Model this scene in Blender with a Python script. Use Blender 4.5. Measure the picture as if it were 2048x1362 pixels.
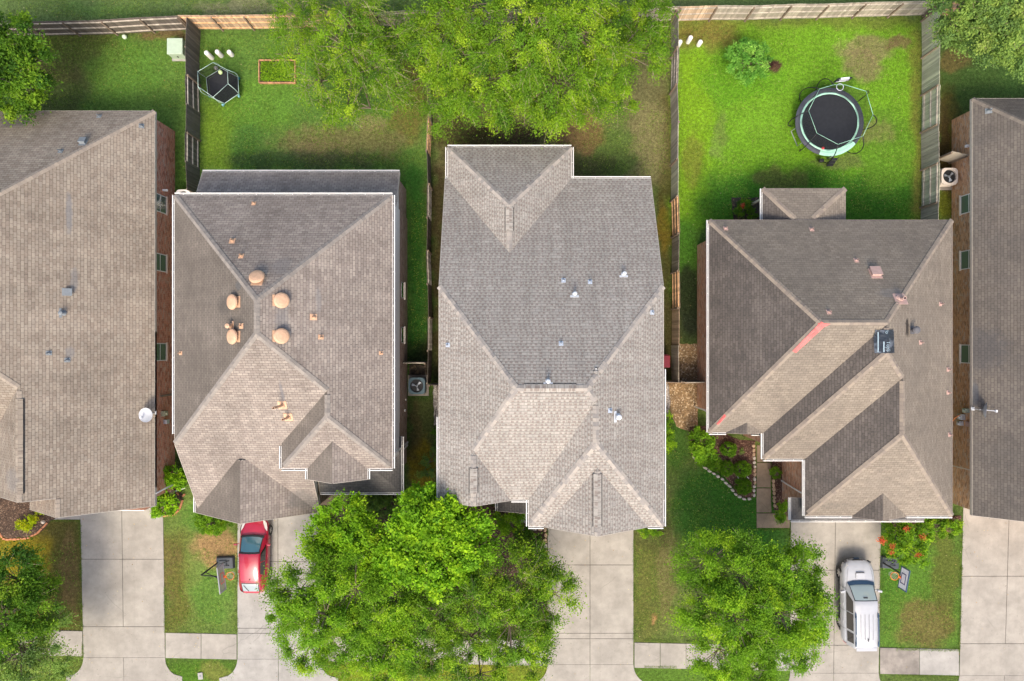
import bpy, math, random
import numpy as np
from mathutils import Vector, Matrix
for o in list(bpy.data.objects): bpy.data.objects.remove(o)
SC = bpy.context.scene; COL = SC.collection
R = math.radians
# ---------------------------------------------------------------- camera, sky, sun, exposure
H = 42.0; F = 1365.0
cam = bpy.data.cameras.new('camera'); camo = bpy.data.objects.new('camera', cam); COL.objects.link(camo)
camo.location = (0, 0, H); camo.rotation_euler = (0, 0, 0)
cam.sensor_width = 36; cam.lens = 36*F/2048; cam.clip_end = 3000; cam.clip_start = 0.5
SC.camera = camo
SUN_EL = 54; SUN_AZ = -6          # azimuth east of south
W = bpy.data.worlds.new('World'); SC.world = W; W.use_nodes = True
nt = W.node_tree; nt.nodes.clear()
sky = nt.nodes.new('ShaderNodeTexSky'); sky.sky_type = 'NISHITA'; sky.sun_disc = False
sky.sun_elevation = R(SUN_EL); sky.sun_rotation = R(180-SUN_AZ); sky.dust_density = 5.0; sky.air_density = 1.0; sky.ozone_density = 0.7
bg = nt.nodes.new('ShaderNodeBackground'); bg.inputs[1].default_value = 0.15
wo = nt.nodes.new('ShaderNodeOutputWorld'); nt.links.new(sky.outputs[0], bg.inputs[0]); nt.links.new(bg.outputs[0], wo.inputs[0])
sl = bpy.data.lights.new('sun', 'SUN'); sl.energy = 1.3; sl.angle = R(18.0); sl.color = (1.0, 0.87, 0.68)
so = bpy.data.objects.new('sun', sl); COL.objects.link(so)
_d = Vector((math.sin(R(SUN_AZ))*math.cos(R(SUN_EL)), -math.cos(R(SUN_AZ))*math.cos(R(SUN_EL)), math.sin(R(SUN_EL))))
so.rotation_euler = _d.to_track_quat('Z', 'Y').to_euler(); so.location = _d*60
SC.view_settings.view_transform = 'Standard'; SC.view_settings.look = 'None'
SC.view_settings.exposure = 0.98; SC.view_settings.gamma = 1
SC.cycles.max_bounces = 6; SC.cycles.transparent_max_bounces = 12
rnd = random.Random(7); NR = np.random.default_rng(11)

def U(px, py, z=0.0):            # a point seen at photo pixel (px,py) lying at height z
    k = (H-z)/F
    return Vector(((px-1024)*k, (681-py)*k, z))
def lin(c): return tuple(((v/255)/12.92 if v/255 <= .04045 else ((v/255+.055)/1.055)**2.4) for v in c)

# ---------------------------------------------------------------- object helpers
def tag(o, label=None, cat=None, group=None, kind=None):
    if label: o['label'] = label
    if cat: o['category'] = cat
    if group: o['group'] = group
    if kind: o['kind'] = kind
    return o
def empty(name, loc=(0,0,0), rz=0, label=None, cat=None, group=None):
    o = bpy.data.objects.new(name, None); COL.objects.link(o); o.empty_display_size = .3
    o.location = loc; o.rotation_euler = (0,0,rz); return tag(o, label, cat, group)
def copy_tree(o, parent=None):
    c = o.copy(); COL.objects.link(c); c.parent = parent
    for ch in list(o.children): copy_tree(ch, c)
    return c
class MB:
    def __init__(s): s.v=[]; s.f=[]; s.m=[]; s.uv=[]
    def face(s, pts, m=0, uv=None):
        b=len(s.v); s.v += [tuple(p) for p in pts]; s.f.append(tuple(range(b,b+len(pts)))); s.m.append(m)
        s.uv += list(uv) if uv else [(0,0)]*len(pts)
    def mesh(s, V, Fs, m=0):
        b=len(s.v); s.v += [tuple(p) for p in V]
        for f in Fs: s.f.append(tuple(b+i for i in f)); s.m.append(m); s.uv += [(0,0)]*len(f)
    def box(s, c, d, rz=0, m=0, taper=1.0):
        x,y,z=[k/2 for k in d]; V=[]
        for sz in (-1,1):
            t = taper if sz>0 else 1.0
            for a,b in ((-1,-1),(1,-1),(1,1),(-1,1)): V.append(Vector((a*x*t,b*y*t,sz*z)))
        M=Matrix.Rotation(rz,3,'Z'); V=[M@v+Vector(c) for v in V]
        s.mesh(V,[(0,3,2,1),(4,5,6,7),(0,1,5,4),(1,2,6,5),(2,3,7,6),(3,0,4,7)],m)
    def beam(s, p, q, w, h, m=0, up=Vector((0,0,1)), off=0.0):   # w sideways, h along up, centred; off shifts sideways
        p=Vector(p); q=Vector(q); d=(q-p).normalized(); sd=d.cross(up)
        if sd.length<1e-4: sd=Vector((1,0,0))
        sd.normalize(); u=sd.cross(d).normalized(); V=[]
        for e in (p,q):
            for a,b in ((-1,-1),(1,-1),(1,1),(-1,1)): V.append(e+sd*(a*w/2+off)+u*(b*h/2))
        s.mesh(V,[(0,3,2,1),(4,5,6,7),(0,1,5,4),(1,2,6,5),(2,3,7,6),(3,0,4,7)],m)
    def tube(s, pts, rad, n=8, m=0, cap=True):
        pts=[Vector(p) for p in pts]; rs=rad if isinstance(rad,(list,tuple)) else [rad]*len(pts); V=[]; Fs=[]
        for i,p in enumerate(pts):
            d=(pts[min(i+1,len(pts)-1)]-pts[max(i-1,0)]).normalized()
            a=d.cross(Vector((0,0,1)) if abs(d.z)<.9 else Vector((1,0,0))).normalized(); b=d.cross(a)
            for k in range(n):
                t=2*math.pi*k/n; V.append(p+(a*math.cos(t)+b*math.sin(t))*rs[i])
        for i in range(len(pts)-1):
            for k in range(n): Fs.append((i*n+k,i*n+(k+1)%n,(i+1)*n+(k+1)%n,(i+1)*n+k))
        if cap: Fs.append(tuple(range(n))[::-1]); Fs.append(tuple(range((len(pts)-1)*n,len(pts)*n)))
        s.mesh(V,Fs,m)
    def lathe(s, c, prof, n=20, m=0, sx=1, sy=1):
        V=[];Fs=[];k=len(prof)
        for j in range(n):
            t=2*math.pi*j/n
            for r,z in prof: V.append((c[0]+r*math.cos(t)*sx,c[1]+r*math.sin(t)*sy,c[2]+z))
        for j in range(n):
            for i in range(k-1): Fs.append((j*k+i,((j+1)%n)*k+i,((j+1)%n)*k+i+1,j*k+i+1))
        s.mesh(V,Fs,m)
    def grid(s, P, m=0, closed=False):     # P rows of equal length
        V=[p for r in P for p in r]; n=len(P[0]); Fs=[]
        for i in range(len(P)-1):
            for j in range(n-1): Fs.append((i*n+j,i*n+j+1,(i+1)*n+j+1,(i+1)*n+j))
        s.mesh(V,Fs,m)
    def prism(s, poly, z0, z1, m=0):
        n=len(poly); V=[(p[0],p[1],z0) for p in poly]+[(p[0],p[1],z1) for p in poly]
        s.mesh(V,[tuple(range(n))[::-1],tuple(range(n,2*n))]+[(i,(i+1)%n,n+(i+1)%n,n+i) for i in range(n)],m)
    def build(s, name, mats, parent=None, smooth=False, bevel=0, sub=0, label=None):
        me=bpy.data.meshes.new(name); me.from_pydata(s.v,[],s.f)
        mats = mats if isinstance(mats,(list,tuple)) else [mats]
        for m in mats: me.materials.append(m)
        me.polygons.foreach_set('material_index', s.m)
        uvl=me.uv_layers.new(name='UVMap'); uvl.data.foreach_set('uv',[c for u in s.uv for c in u])
        if smooth: me.polygons.foreach_set('use_smooth',[True]*len(s.f))
        me.update()
        o=bpy.data.objects.new(name,me); COL.objects.link(o); o.parent=parent
        if bevel:
            b=o.modifiers.new('bevel','BEVEL'); b.width=bevel; b.segments=2; b.limit_method='ANGLE'
        if sub:
            b=o.modifiers.new('sub','SUBSURF'); b.levels=sub; b.render_levels=sub
        if label: o['label']=label
        return o

# ---------------------------------------------------------------- materials
class NT:
    def __init__(s, name):
        s.m=bpy.data.materials.new(name); s.m.use_nodes=True; s.t=s.m.node_tree; s.t.nodes.clear()
        s.out=s.t.nodes.new('ShaderNodeOutputMaterial'); s.b=s.t.nodes.new('ShaderNodeBsdfPrincipled'); s.l(s.b.outputs[0],s.out.inputs[0])
    def n(s, typ, **kw):
        n=s.t.nodes.new('ShaderNode'+typ)
        for k,v in kw.items():
            if k in n.inputs.keys(): n.inputs[k].default_value=v
            else: setattr(n,k,v)
        return n
    def l(s,a,b): s.t.links.new(a,b)
    def noise(s, vec, scale, detail=3, rough=.55):
        n=s.n('TexNoise'); n.inputs['Scale'].default_value=scale; n.inputs['Detail'].default_value=detail; n.inputs['Roughness'].default_value=rough
        if vec: s.l(vec,n.inputs['Vector'])
        return n.outputs['Fac']
    def ramp(s, fac, stops, mode='LINEAR'):
        r=s.n('ValToRGB'); r.color_ramp.interpolation=mode; e=r.color_ramp.elements
        while len(e)<len(stops): e.new(.5)
        for i,(p,c) in enumerate(stops): e[i].position=p; e[i].color=(c,c,c,1) if isinstance(c,(int,float)) else (*c,1)
        s.l(fac,r.inputs[0]); return r.outputs[0]
    def mix(s, a, b, fac, blend='MIX'):
        m=s.n('MixRGB',blend_type=blend)
        for i,v in ((1,a),(2,b)):
            if isinstance(v,tuple): m.inputs[i].default_value=(*v,1)
            else: s.l(v,m.inputs[i])
        if isinstance(fac,(int,float)): m.inputs[0].default_value=fac
        else: s.l(fac,m.inputs[0])
        return m.outputs[0]
    def math(s, op, a, b=None):
        m=s.n('Math',operation=op)
        for i,v in ((0,a),(1,b)):
            if v is None: continue
            if isinstance(v,(int,float)): m.inputs[i].default_value=v
            else: s.l(v,m.inputs[i])
        return m.outputs[0]
    def col(s,c):
        if isinstance(c,tuple): s.b.inputs['Base Color'].default_value=(*c,1)
        else: s.l(c,s.b.inputs['Base Color'])
    def bump(s,h,d=.02,st=1):
        b=s.n('Bump'); b.inputs['Distance'].default_value=d; b.inputs['Strength'].default_value=st; s.l(h,b.inputs['Height']); s.l(b.outputs[0],s.b.inputs['Normal'])
def _co(t,kind='Object'): return t.n('TexCoord').outputs[kind]
def _pos(t): return t.n('NewGeometry').outputs['Position']
MC={}
def plain(name, c, rough=.6, metal=0, var=.12, scale=6, spec=.4, coat=0):
    if name in MC: return MC[name]
    t=NT(name); v=_co(t); n=t.noise(v,scale,4); r=t.ramp(n,[(.3,1-var),(.7,1+var*.5)])
    t.col(t.mix(c,r,1,'MULTIPLY')); t.b.inputs['Roughness'].default_value=rough; t.b.inputs['Metallic'].default_value=metal
    t.b.inputs['Specular IOR Level'].default_value=spec
    if coat: t.b.inputs['Coat Weight'].default_value=coat; t.b.inputs['Coat Roughness'].default_value=.05
    MC[name]=t.m; return t.m

def shingles(name, c1, c2, c3, bw=.33, rh=.15, stain=None, stain_amt=0, big=.25, dash=0, blotch=(.5,.62), tone=(.835,.845,.85), spots=()):
    t=NT(name); uv=_co(t,'UV'); pos=_pos(t)
    def brick(w,h,off,a,b,mort,ms=.012):
        n=t.n('TexBrick'); t.l(uv,n.inputs['Vector']); n.offset=off; n.squash=1
        n.inputs['Color1'].default_value=(*a,1); n.inputs['Color2'].default_value=(*b,1); n.inputs['Mortar'].default_value=(*mort,1)
        n.inputs['Scale'].default_value=1; n.inputs['Mortar Size'].default_value=ms; n.inputs['Mortar Smooth'].default_value=.3
        n.inputs['Brick Width'].default_value=w; n.inputs['Row Height'].default_value=h; n.inputs['Bias'].default_value=0
        return n
    dk=tuple(k*.55 for k in c2)  # dark course lines: shade under the shingle butts put into the colour
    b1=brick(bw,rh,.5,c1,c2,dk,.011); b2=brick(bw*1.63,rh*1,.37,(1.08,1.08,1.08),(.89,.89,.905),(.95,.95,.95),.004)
    c=t.mix(b1.outputs[0],b2.outputs[0],1,'MULTIPLY')
    if dash:    # architectural shingle: short dark cut-outs between the tabs of every course
        sx=t.n('SeparateXYZ'); t.l(uv,sx.inputs[0]); vv=t.math('DIVIDE',sx.outputs[1],rh); row=t.math('FLOOR',vv); fv=t.math('FRACT',vv)
        wn=t.n('TexWhiteNoise',noise_dimensions='1D'); t.l(row,wn.inputs['W']); uu=t.math('ADD',t.math('DIVIDE',sx.outputs[0],bw*.85),t.math('MULTIPLY',wn.outputs[0],7.3)); cell=t.math('FLOOR',uu)
        cb=t.n('CombineXYZ'); t.l(cell,cb.inputs[0]); t.l(row,cb.inputs[1]); w2=t.n('TexWhiteNoise',noise_dimensions='2D'); t.l(cb.outputs[0],w2.inputs['Vector'])
        dm=t.math('MULTIPLY',t.math('LESS_THAN',t.math('FRACT',uu),t.math('ADD',.34,t.math('MULTIPLY',w2.outputs[0],.3))),t.math('LESS_THAN',fv,.62)); dm=t.math('MULTIPLY',dm,t.math('MULTIPLY',t.math('LESS_THAN',w2.outputs[0],.86),dash))
        c=t.mix(c,tuple(k*f for k,f in zip(c2,(.66,.58,.56))),dm); c=t.mix(c,tuple(k*.62 for k in c2),t.math('MULTIPLY',t.math('GREATER_THAN',fv,.88),.7))  # second mix draws a dark line per course, painted butt shade
    c=t.mix(c,c3,t.ramp(t.noise(uv,9,2),[(.5,0),(.72,.5)]))
    g=t.ramp(t.noise(uv,60,2),[(.3,.85),(.7,1.15)]); c=t.mix(c,g,1,'MULTIPLY')
    L=t.ramp(t.noise(pos,.35,4),[(.3,1-big*.6),(.7,1+big*.35)]); c=t.mix(c,L,1,'MULTIPLY')
    mp=t.n('Mapping'); t.l(uv,mp.inputs[0]); mp.inputs['Scale'].default_value=(1.3,.12,1); stk=t.noise(mp.outputs[0],1.6,4,.6)
    c=t.mix(c,t.ramp(stk,[(.35,.9),(.65,1.06)]),1,'MULTIPLY')
    if stain:
        f=t.math('MULTIPLY',t.ramp(t.math('ADD',t.math('MULTIPLY',t.noise(pos,.55,5,.6),.6),t.math('MULTIPLY',stk,.4)),[(blotch[0]-.18,.35),(blotch[1],1.0)]),stain_amt)
        c=t.mix(c,stain,f)
    c=t.mix(c,tone,1,'MULTIPLY')
    for (sx_,sy_,z_,rx_,ry_,cc_,am_) in spots:      # replacement shingles and soot marks of their own shape
        q=U(sx_,sy_,z_); sb=t.n('VectorMath',operation='SUBTRACT'); t.l(pos,sb.inputs[0]); sb.inputs[1].default_value=(q.x,q.y,q.z); k=(H-z_)/F
        ml=t.n('VectorMath',operation='MULTIPLY'); t.l(sb.outputs[0],ml.inputs[0]); ml.inputs[1].default_value=(1/(rx_*k),1/(ry_*k),0); ab=t.n('VectorMath',operation='ABSOLUTE'); t.l(ml.outputs[0],ab.inputs[0]); le=t.n('VectorMath',operation='LENGTH'); t.l(ab.outputs[0],le.inputs[0])
        m_=t.math('ADD',le.outputs['Value'],t.math('MULTIPLY',t.math('SUBTRACT',t.noise(pos,3.5,3,.7),.5),1.1)); c=t.mix(c,cc_,t.math('MULTIPLY',t.ramp(m_,[(.55,1),(1.05,0)]),am_))
    t.col(c); t.b.inputs['Roughness'].default_value=.95; t.b.inputs['Specular IOR Level'].default_value=.12
    hh=t.mix(b1.outputs[0],t.noise(uv,90,2),.4); t.bump(t.math('ADD',t.math('MULTIPLY',b1.outputs[1],-1),t.math('MULTIPLY',t.noise(uv,70,2),.4)),.012,.7)
    return t.m
def capmat(name, c1, c2):
    t=NT(name); uv=_co(t,'UV'); sx=t.n('SeparateXYZ'); t.l(uv,sx.inputs[0]); wn=t.n('TexWhiteNoise',noise_dimensions='1D'); t.l(t.math('FLOOR',t.math('MULTIPLY',sx.outputs[2] if False else sx.outputs[0],5)),wn.inputs['W'])
    c=t.mix(c1,c2,wn.outputs[0]); c=t.mix(c,(.88,.88,.86),1,'MULTIPLY'); c=t.mix(c,t.ramp(t.noise(_pos(t),40,2),[(.3,.85),(.7,1.12)]),1,'MULTIPLY'); t.col(c); t.b.inputs['Roughness'].default_value=.92; return t.m
def brickwall(name, c1, c2, mort, white=.25):
    t=NT(name); uv=_co(t,'UV'); n=t.n('TexBrick'); t.l(uv,n.inputs['Vector'])
    n.inputs['Color1'].default_value=(*c1,1); n.inputs['Color2'].default_value=(*c2,1); n.inputs['Mortar'].default_value=(*mort,1)
    n.inputs['Scale'].default_value=1; n.inputs['Mortar Size'].default_value=.010; n.inputs['Brick Width'].default_value=.215; n.inputs['Row Height'].default_value=.075
    mp=t.n('Mapping'); t.l(uv,mp.inputs[0]); mp.inputs['Scale'].default_value=(4.6,13.3,1)
    vo=t.n('TexVoronoi'); t.l(mp.outputs[0],vo.inputs['Vector']); vo.inputs['Scale'].default_value=1
    sp=t.n('SeparateColor'); t.l(vo.outputs['Color'],sp.inputs[0])
    c=t.mix(n.outputs[0],(.5,.42,.34),t.math('MULTIPLY',t.ramp(sp.outputs[0],[(.72,0),(.78,1)]),white))
    c=t.mix(c,tuple(k*.45 for k in c1),t.ramp(sp.outputs[1],[(.75,0),(.8,.7)]))
    t.col(c); t.b.inputs['Roughness'].default_value=.9; t.bump(n.outputs[1],.008,-1)
    return t.m
def concrete(name, c, stain=.14):
    t=NT(name); p=_pos(t)
    a=t.ramp(t.noise(p,.5,5,.6),[(.3,1-stain*1.3),(.7,1+stain*.3)]); b=t.ramp(t.noise(p,3,4),[(.35,1-stain*.6),(.6,1.04)]); g=t.ramp(t.noise(p,45,2),[(.3,.92),(.7,1.06)])
    x=t.mix(t.mix(t.mix(c,a,1,'MULTIPLY'),b,1,'MULTIPLY'),g,1,'MULTIPLY')
    x=t.mix(x,tuple(k*.55 for k in c),t.ramp(t.noise(p,1.1,5,.7),[(.6,0),(.75,.35)]))
    x=t.mix(x,tuple(k*.45 for k in c),t.ramp(t.noise(p,7,2,.5),[(.69,0),(.74,.5)]))
    mp=t.n('Mapping'); t.l(p,mp.inputs[0]); mp.inputs['Scale'].default_value=(1.6,.10,1); x=t.mix(x,tuple(k*.62 for k in c),t.ramp(t.noise(mp.outputs[0],1.3,4,.6),[(.54,0),(.75,.22)]))
    mq=t.n('Mapping'); t.l(p,mq.inputs[0]); mq.inputs['Scale'].default_value=(.42,.36,1); vq=t.n('TexVoronoi'); t.l(mq.outputs[0],vq.inputs['Vector']); vq.inputs['Scale'].default_value=1; sq=t.n('SeparateColor'); t.l(vq.outputs['Color'],sq.inputs[0]); ds=t.math('ADD',t.noise(p,1.4,4,.6),0)
    x=t.mix(x,t.ramp(t.noise(p,.9,3,.5),[(.35,.86),(.65,1.06)]),1,'MULTIPLY')
    vc=t.n('TexVoronoi',feature='DISTANCE_TO_EDGE'); dn=t.n('MixRGB'); dn.inputs[0].default_value=.25; t.l(p,dn.inputs[1]); nn=t.n('TexNoise'); nn.inputs['Scale'].default_value=1.2; nn.inputs['Detail'].default_value=4; t.l(p,nn.inputs['Vector']); t.l(nn.outputs['Color'],dn.inputs[2]); t.l(dn.outputs[0],vc.inputs['Vector']); vc.inputs['Scale'].default_value=.42
    x=t.mix(x,tuple(k*.4 for k in c),t.math('MULTIPLY',t.ramp(vc.outputs['Distance'],[(.0,1),(.006,0)]),t.ramp(t.noise(p,.35,2),[(.55,0),(.62,.55)])))
    t.col(x); t.b.inputs['Roughness'].default_value=.9; t.bump(t.noise(p,40,3),.006,.6); return t.m
def wood(name, c, c2, amt=.6):
    t=NT(name); p=_pos(t); v=_co(t); mp=t.n('Mapping'); t.l(v,mp.inputs[0]); mp.inputs['Scale'].default_value=(9,9,.8)
    n=t.noise(mp.outputs[0],2.2,5,.65); vo=t.n('TexVoronoi'); mv=t.n('Mapping'); t.l(p,mv.inputs[0]); mv.inputs['Scale'].default_value=(7,7,.05); t.l(mv.outputs[0],vo.inputs['Vector']); vo.inputs['Scale'].default_value=1
    sp=t.n('SeparateColor'); t.l(vo.outputs['Color'],sp.inputs[0])
    x=t.mix(c,c2,t.ramp(n,[(.35,0),(.7,amt)])); x=t.mix(x,t.ramp(sp.outputs[0],[(0,.68),(1,1.25)]),1,'MULTIPLY')
    t.col(x); t.b.inputs['Roughness'].default_value=.88; t.bump(n,.006,.6); return t.m
def litter(name, a, b, c, sc=22):
    t=NT(name); p=_pos(t); vo=t.n('TexVoronoi'); t.l(p,vo.inputs['Vector']); vo.inputs['Scale'].default_value=sc; sp=t.n('SeparateColor'); t.l(vo.outputs['Color'],sp.inputs[0])
    x=t.mix(a,b,sp.outputs[0]); x=t.mix(x,c,t.ramp(sp.outputs[1],[(.82,0),(.88,.9)])); x=t.mix(x,t.ramp(t.noise(p,1.5,4),[(.3,.7),(.7,1.2)]),1,'MULTIPLY')
    t.col(x); t.b.inputs['Roughness'].default_value=.95; t.bump(t.math('ADD',vo.outputs['Distance'],t.noise(p,30,3)),.05,1); return t.m
def leafmat(name, stops, trans=.35):
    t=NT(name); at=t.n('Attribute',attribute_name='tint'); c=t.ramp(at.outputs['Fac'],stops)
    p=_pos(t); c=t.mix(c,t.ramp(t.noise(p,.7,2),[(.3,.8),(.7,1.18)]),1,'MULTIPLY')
    t.col(c); t.b.inputs['Roughness'].default_value=.65; t.b.inputs['Specular IOR Level'].default_value=.12
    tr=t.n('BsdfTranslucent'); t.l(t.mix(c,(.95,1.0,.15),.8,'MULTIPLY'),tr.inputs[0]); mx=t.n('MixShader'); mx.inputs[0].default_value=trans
    t.l(t.b.outputs[0],mx.inputs[1]); t.l(tr.outputs[0],mx.inputs[2]); t.l(mx.outputs[0],t.out.inputs[0]); return t.m
def glass(name, c, rough=.05, metal=0):
    if name in MC: return MC[name]
    t=NT(name); t.col(c); t.b.inputs['Roughness'].default_value=rough; t.b.inputs['Specular IOR Level'].default_value=.9; t.b.inputs['Coat Weight'].default_value=.6; t.b.inputs['Coat Roughness'].default_value=.02
    MC[name]=t.m; return t.m
def netmat(name, c, alpha):
    t=NT(name); t.col(c); t.b.inputs['Roughness'].default_value=.8; v=_pos(t); n=t.ramp(t.noise(v,8,2),[(.3,alpha*.85),(.7,alpha*1.1)]); t.l(n,t.b.inputs['Alpha']); return t.m

M_white=plain('white_trim',(.78,.77,.74),.5,var=.08); M_dark=plain('dark_gutter_inside',(.06,.055,.05),.9); M_cream=plain('cream_trim',(.66,.60,.50),.6,var=.08)  # M_dark: near-black brown of the gutter insides and the cabinet lock
M_black=plain('black_plastic',(.018,.018,.02),.45); M_rubber=plain('rubber',(.02,.02,.02),.8); M_galv=plain('galvanised_metal',(.55,.58,.62),.4,.4); M_bright=plain('bright_vent_paint',(.58,.62,.67),.45)
M_tanv=plain('tan_vent_paint',(.62,.36,.20),.55,var=.12); M_pinkv=plain('rosy_vent_paint',(.48,.33,.29),.6); M_bluev=plain('slate_vent_paint',(.19,.215,.235),.6); M_grime=plain('lead_grey',(.12,.12,.13),.8)
# ---------------------------------------------------------------- ground
def vnoise(x, y, sc, seed):
    g=np.random.default_rng(seed).random((256,256)); X=x*sc; Y=y*sc; xi=np.floor(X).astype(int); yi=np.floor(Y).astype(int); fx=X-xi; fy=Y-yi
    fx=fx*fx*(3-2*fx); fy=fy*fy*(3-2*fy); a=g[xi%256,yi%256]; b=g[(xi+1)%256,yi%256]; c=g[xi%256,(yi+1)%256]; d=g[(xi+1)%256,(yi+1)%256]
    return (a*(1-fx)+b*fx)*(1-fy)+(c*(1-fx)+d*fx)*fy
def fbm(x,y,sc,seed): return sum(vnoise(x,y,sc*2**i,seed+i)*.5**i for i in range(4))/1.875
GS=0.92      # photo tone -> albedo
def gc(r,g,b): return np.array(lin((r,g,b)))*GS*(np.array([1.20,.97,1.5]) if g>r*1.02 else np.array([.92,.92,.92]))+np.array([.006,.006,.004])
def build_ground():
    cx=np.concatenate([[-1500,-700,-300,-120,-70,-45],np.arange(-34,34.01,.14),[45,70,120,300,700,1500]])
    cy=np.concatenate([[-1500,-700,-300,-120,-70,-45,-30],np.arange(-24,24.01,.14),[30,45,70,120,300,700,1500]])
    X,Y=np.meshgrid(cx,cy); px=1024+X*F/H; py=681-Y*F/H
    jx=(fbm(X,Y,1.3,5)-.5)*34; jy=(fbm(X,Y,1.3,25)-.5)*34; qx=px+jx; qy=py+jy
    C=np.zeros(X.shape+(3,)); C[:]=gc(84,118,42)
    def rect(x0,y0,x1,y1,c,soft=6,a=1.0,raw=False):
        u=px if raw else qx; v=py if raw else qy
        m=1/(1+np.exp(-(u-x0)/soft))*1/(1+np.exp((u-x1)/soft))*1/(1+np.exp(-(v-y0)/soft))*1/(1+np.exp((v-y1)/soft)); m=(m*a)[...,None]
        C[:]=C*(1-m)+gc(*c)*m
    def blob(cx_,cy_,rx,ry,c,a=.8,seed=1,sc=1.6,th=.42):
        d=((qx-cx_)/rx)**2+((qy-cy_)/ry)**2; n=.62*fbm(X,Y,sc,seed*7+3)+.38*fbm(X,Y,sc*4.5,seed*7+9)
        m=np.clip((np.clip(1.3-d,0,1)*.55+n-th-.08)/.42,0,1)*np.clip(1.7-d,0,1)*a; m=m[...,None]; C[:]=C*(1-m)+gc(*c)*m
    # strip behind the back fence
    rect(-600,-600,2600,48,(96,132,58)); blob(480,16,110,16,(150,158,100),.6,2); blob(1150,10,300,14,(96,120,62),.6,3); blob(200,20,90,14,(90,140,50),.5,4)
    # far left yard
    rect(-200,68,386,400,(96,146,48)); blob(150,110,110,60,(104,104,50),.75,5); blob(110,180,70,70,(90,96,46),.6,6); blob(250,140,80,60,(92,152,42),.6,7); blob(335,70,60,12,(150,120,85),.8,8); rect(60,62,390,72,(112,96,66),3,.7)
    blob(340,350,40,70,(70,120,34),.6,9)
    # second yard
    rect(396,60,862,400,(94,146,48)); rect(402,205,466,342,(112,158,30),4,.75); rect(466,230,520,342,(60,118,34),8,.6); blob(520,205,90,60,(98,158,38),.6,10)
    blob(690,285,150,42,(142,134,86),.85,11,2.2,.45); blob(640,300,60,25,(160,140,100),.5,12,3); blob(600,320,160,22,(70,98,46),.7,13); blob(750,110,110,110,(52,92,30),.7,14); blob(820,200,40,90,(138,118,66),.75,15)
    blob(745,245,40,14,(172,150,112),.6,16); rect(815,330,858,800,(30,98,18),5,.9); rect(815,690,860,745,(60,72,34),6,.8); rect(815,790,878,1000,(72,88,36),6,.9); blob(845,930,30,60,(150,132,26),.8,17); blob(832,860,14,60,(96,84,52),.6,18)  # deep green strip by the wall: shade of the gap painted into the lawn
    # centre yard: worn
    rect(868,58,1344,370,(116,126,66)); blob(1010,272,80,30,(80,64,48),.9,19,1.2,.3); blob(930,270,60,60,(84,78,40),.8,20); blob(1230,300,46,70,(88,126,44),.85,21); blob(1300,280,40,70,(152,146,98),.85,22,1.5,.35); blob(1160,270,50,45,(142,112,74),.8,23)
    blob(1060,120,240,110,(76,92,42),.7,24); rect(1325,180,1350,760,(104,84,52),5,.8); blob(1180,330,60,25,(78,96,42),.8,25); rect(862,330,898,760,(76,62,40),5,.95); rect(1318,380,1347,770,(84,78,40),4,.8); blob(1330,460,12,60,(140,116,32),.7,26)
    # vivid yard
    rect(1350,38,1842,450,(112,178,30)); rect(1350,100,1422,450,(132,190,24),5,.7); rect(1350,40,1480,92,(150,124,70),6,.85); rect(1480,34,1842,52,(120,112,60),5,.7); blob(1730,95,62,26,(160,150,104),.85,27,2.6,.46); blob(1722,130,44,34,(154,140,100),.85,28,2.4,.46)
    blob(1795,85,26,14,(140,112,86),.8,29,3); blob(1640,420,240,75,(58,128,22),.75,30,.8,.2); rect(1395,345,1842,440,(52,118,22),10,.7); blob(1770,300,60,90,(92,150,32),.7,31); blob(1440,270,22,50,(122,140,70),.5,32,2.6,.55); blob(1386,320,26,50,(140,130,60),.6,33,2)  # deep green behind the house: its cast shadow painted into the grass
    blob(1755,265,36,30,(146,136,92),.6,34,3,.5); rect(1825,60,1846,440,(132,110,62),4,.7); blob(1540,250,60,50,(118,184,36),.5,35); blob(1480,150,90,60,(96,172,24),.6,36); blob(1560,360,60,22,(128,110,70),.5,37,3); blob(1546,133,15,15,(96,70,56),1.0,38,2,.1)
    blob(1665,325,60,14,(104,110,62),.6,39); blob(1660,170,60,14,(54,104,24),.5,40)  # dark green blob: trampoline shadow painted into the grass
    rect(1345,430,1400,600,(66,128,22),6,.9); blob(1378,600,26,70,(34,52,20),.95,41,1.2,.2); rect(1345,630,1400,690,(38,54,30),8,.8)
    # right-hand yard
    rect(1880,0,2300,200,(66,108,36)); rect(1880,100,1915,440,(98,88,34),4,.9); blob(1940,140,70,70,(66,104,34),.9,42); blob(1905,120,30,30,(124,104,62),.7,43); blob(1890,410,16,34,(98,118,22),.9,44); blob(1885,270,16,80,(84,66,34),.8,45)
    # front lawns
    rect(-300,1030,164,1266,(112,104,42)); rect(-300,1070,98,1160,(158,142,28),5,.9); rect(98,1040,163,1250,(98,96,44),5,.8); blob(140,1140,22,90,(136,112,74),.6,46); rect(-300,1316,166,1420,(96,124,34))
    rect(328,985,476,1266,(112,148,56)); rect(328,1060,372,1266,(118,110,50),8,.85); blob(345,1140,22,70,(132,112,70),.5,47); blob(432,1092,46,38,(186,152,104),1.0,48,2.2,.2); blob(425,1200,46,60,(92,148,44),.7,49); blob(360,1190,20,60,(118,120,52),.6,50); blob(400,1030,44,30,(88,150,40),.7,51)
    rect(328,1316,470,1420,(84,136,28)); blob(430,1340,30,20,(140,150,62),.6,52)
    rect(640,1000,1096,1270,(70,76,34)); blob(760,1200,160,90,(66,100,30),.7,53); rect(640,1325,1130,1420,(112,142,30)); blob(860,1335,200,20,(138,152,34),.7,54)
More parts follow.
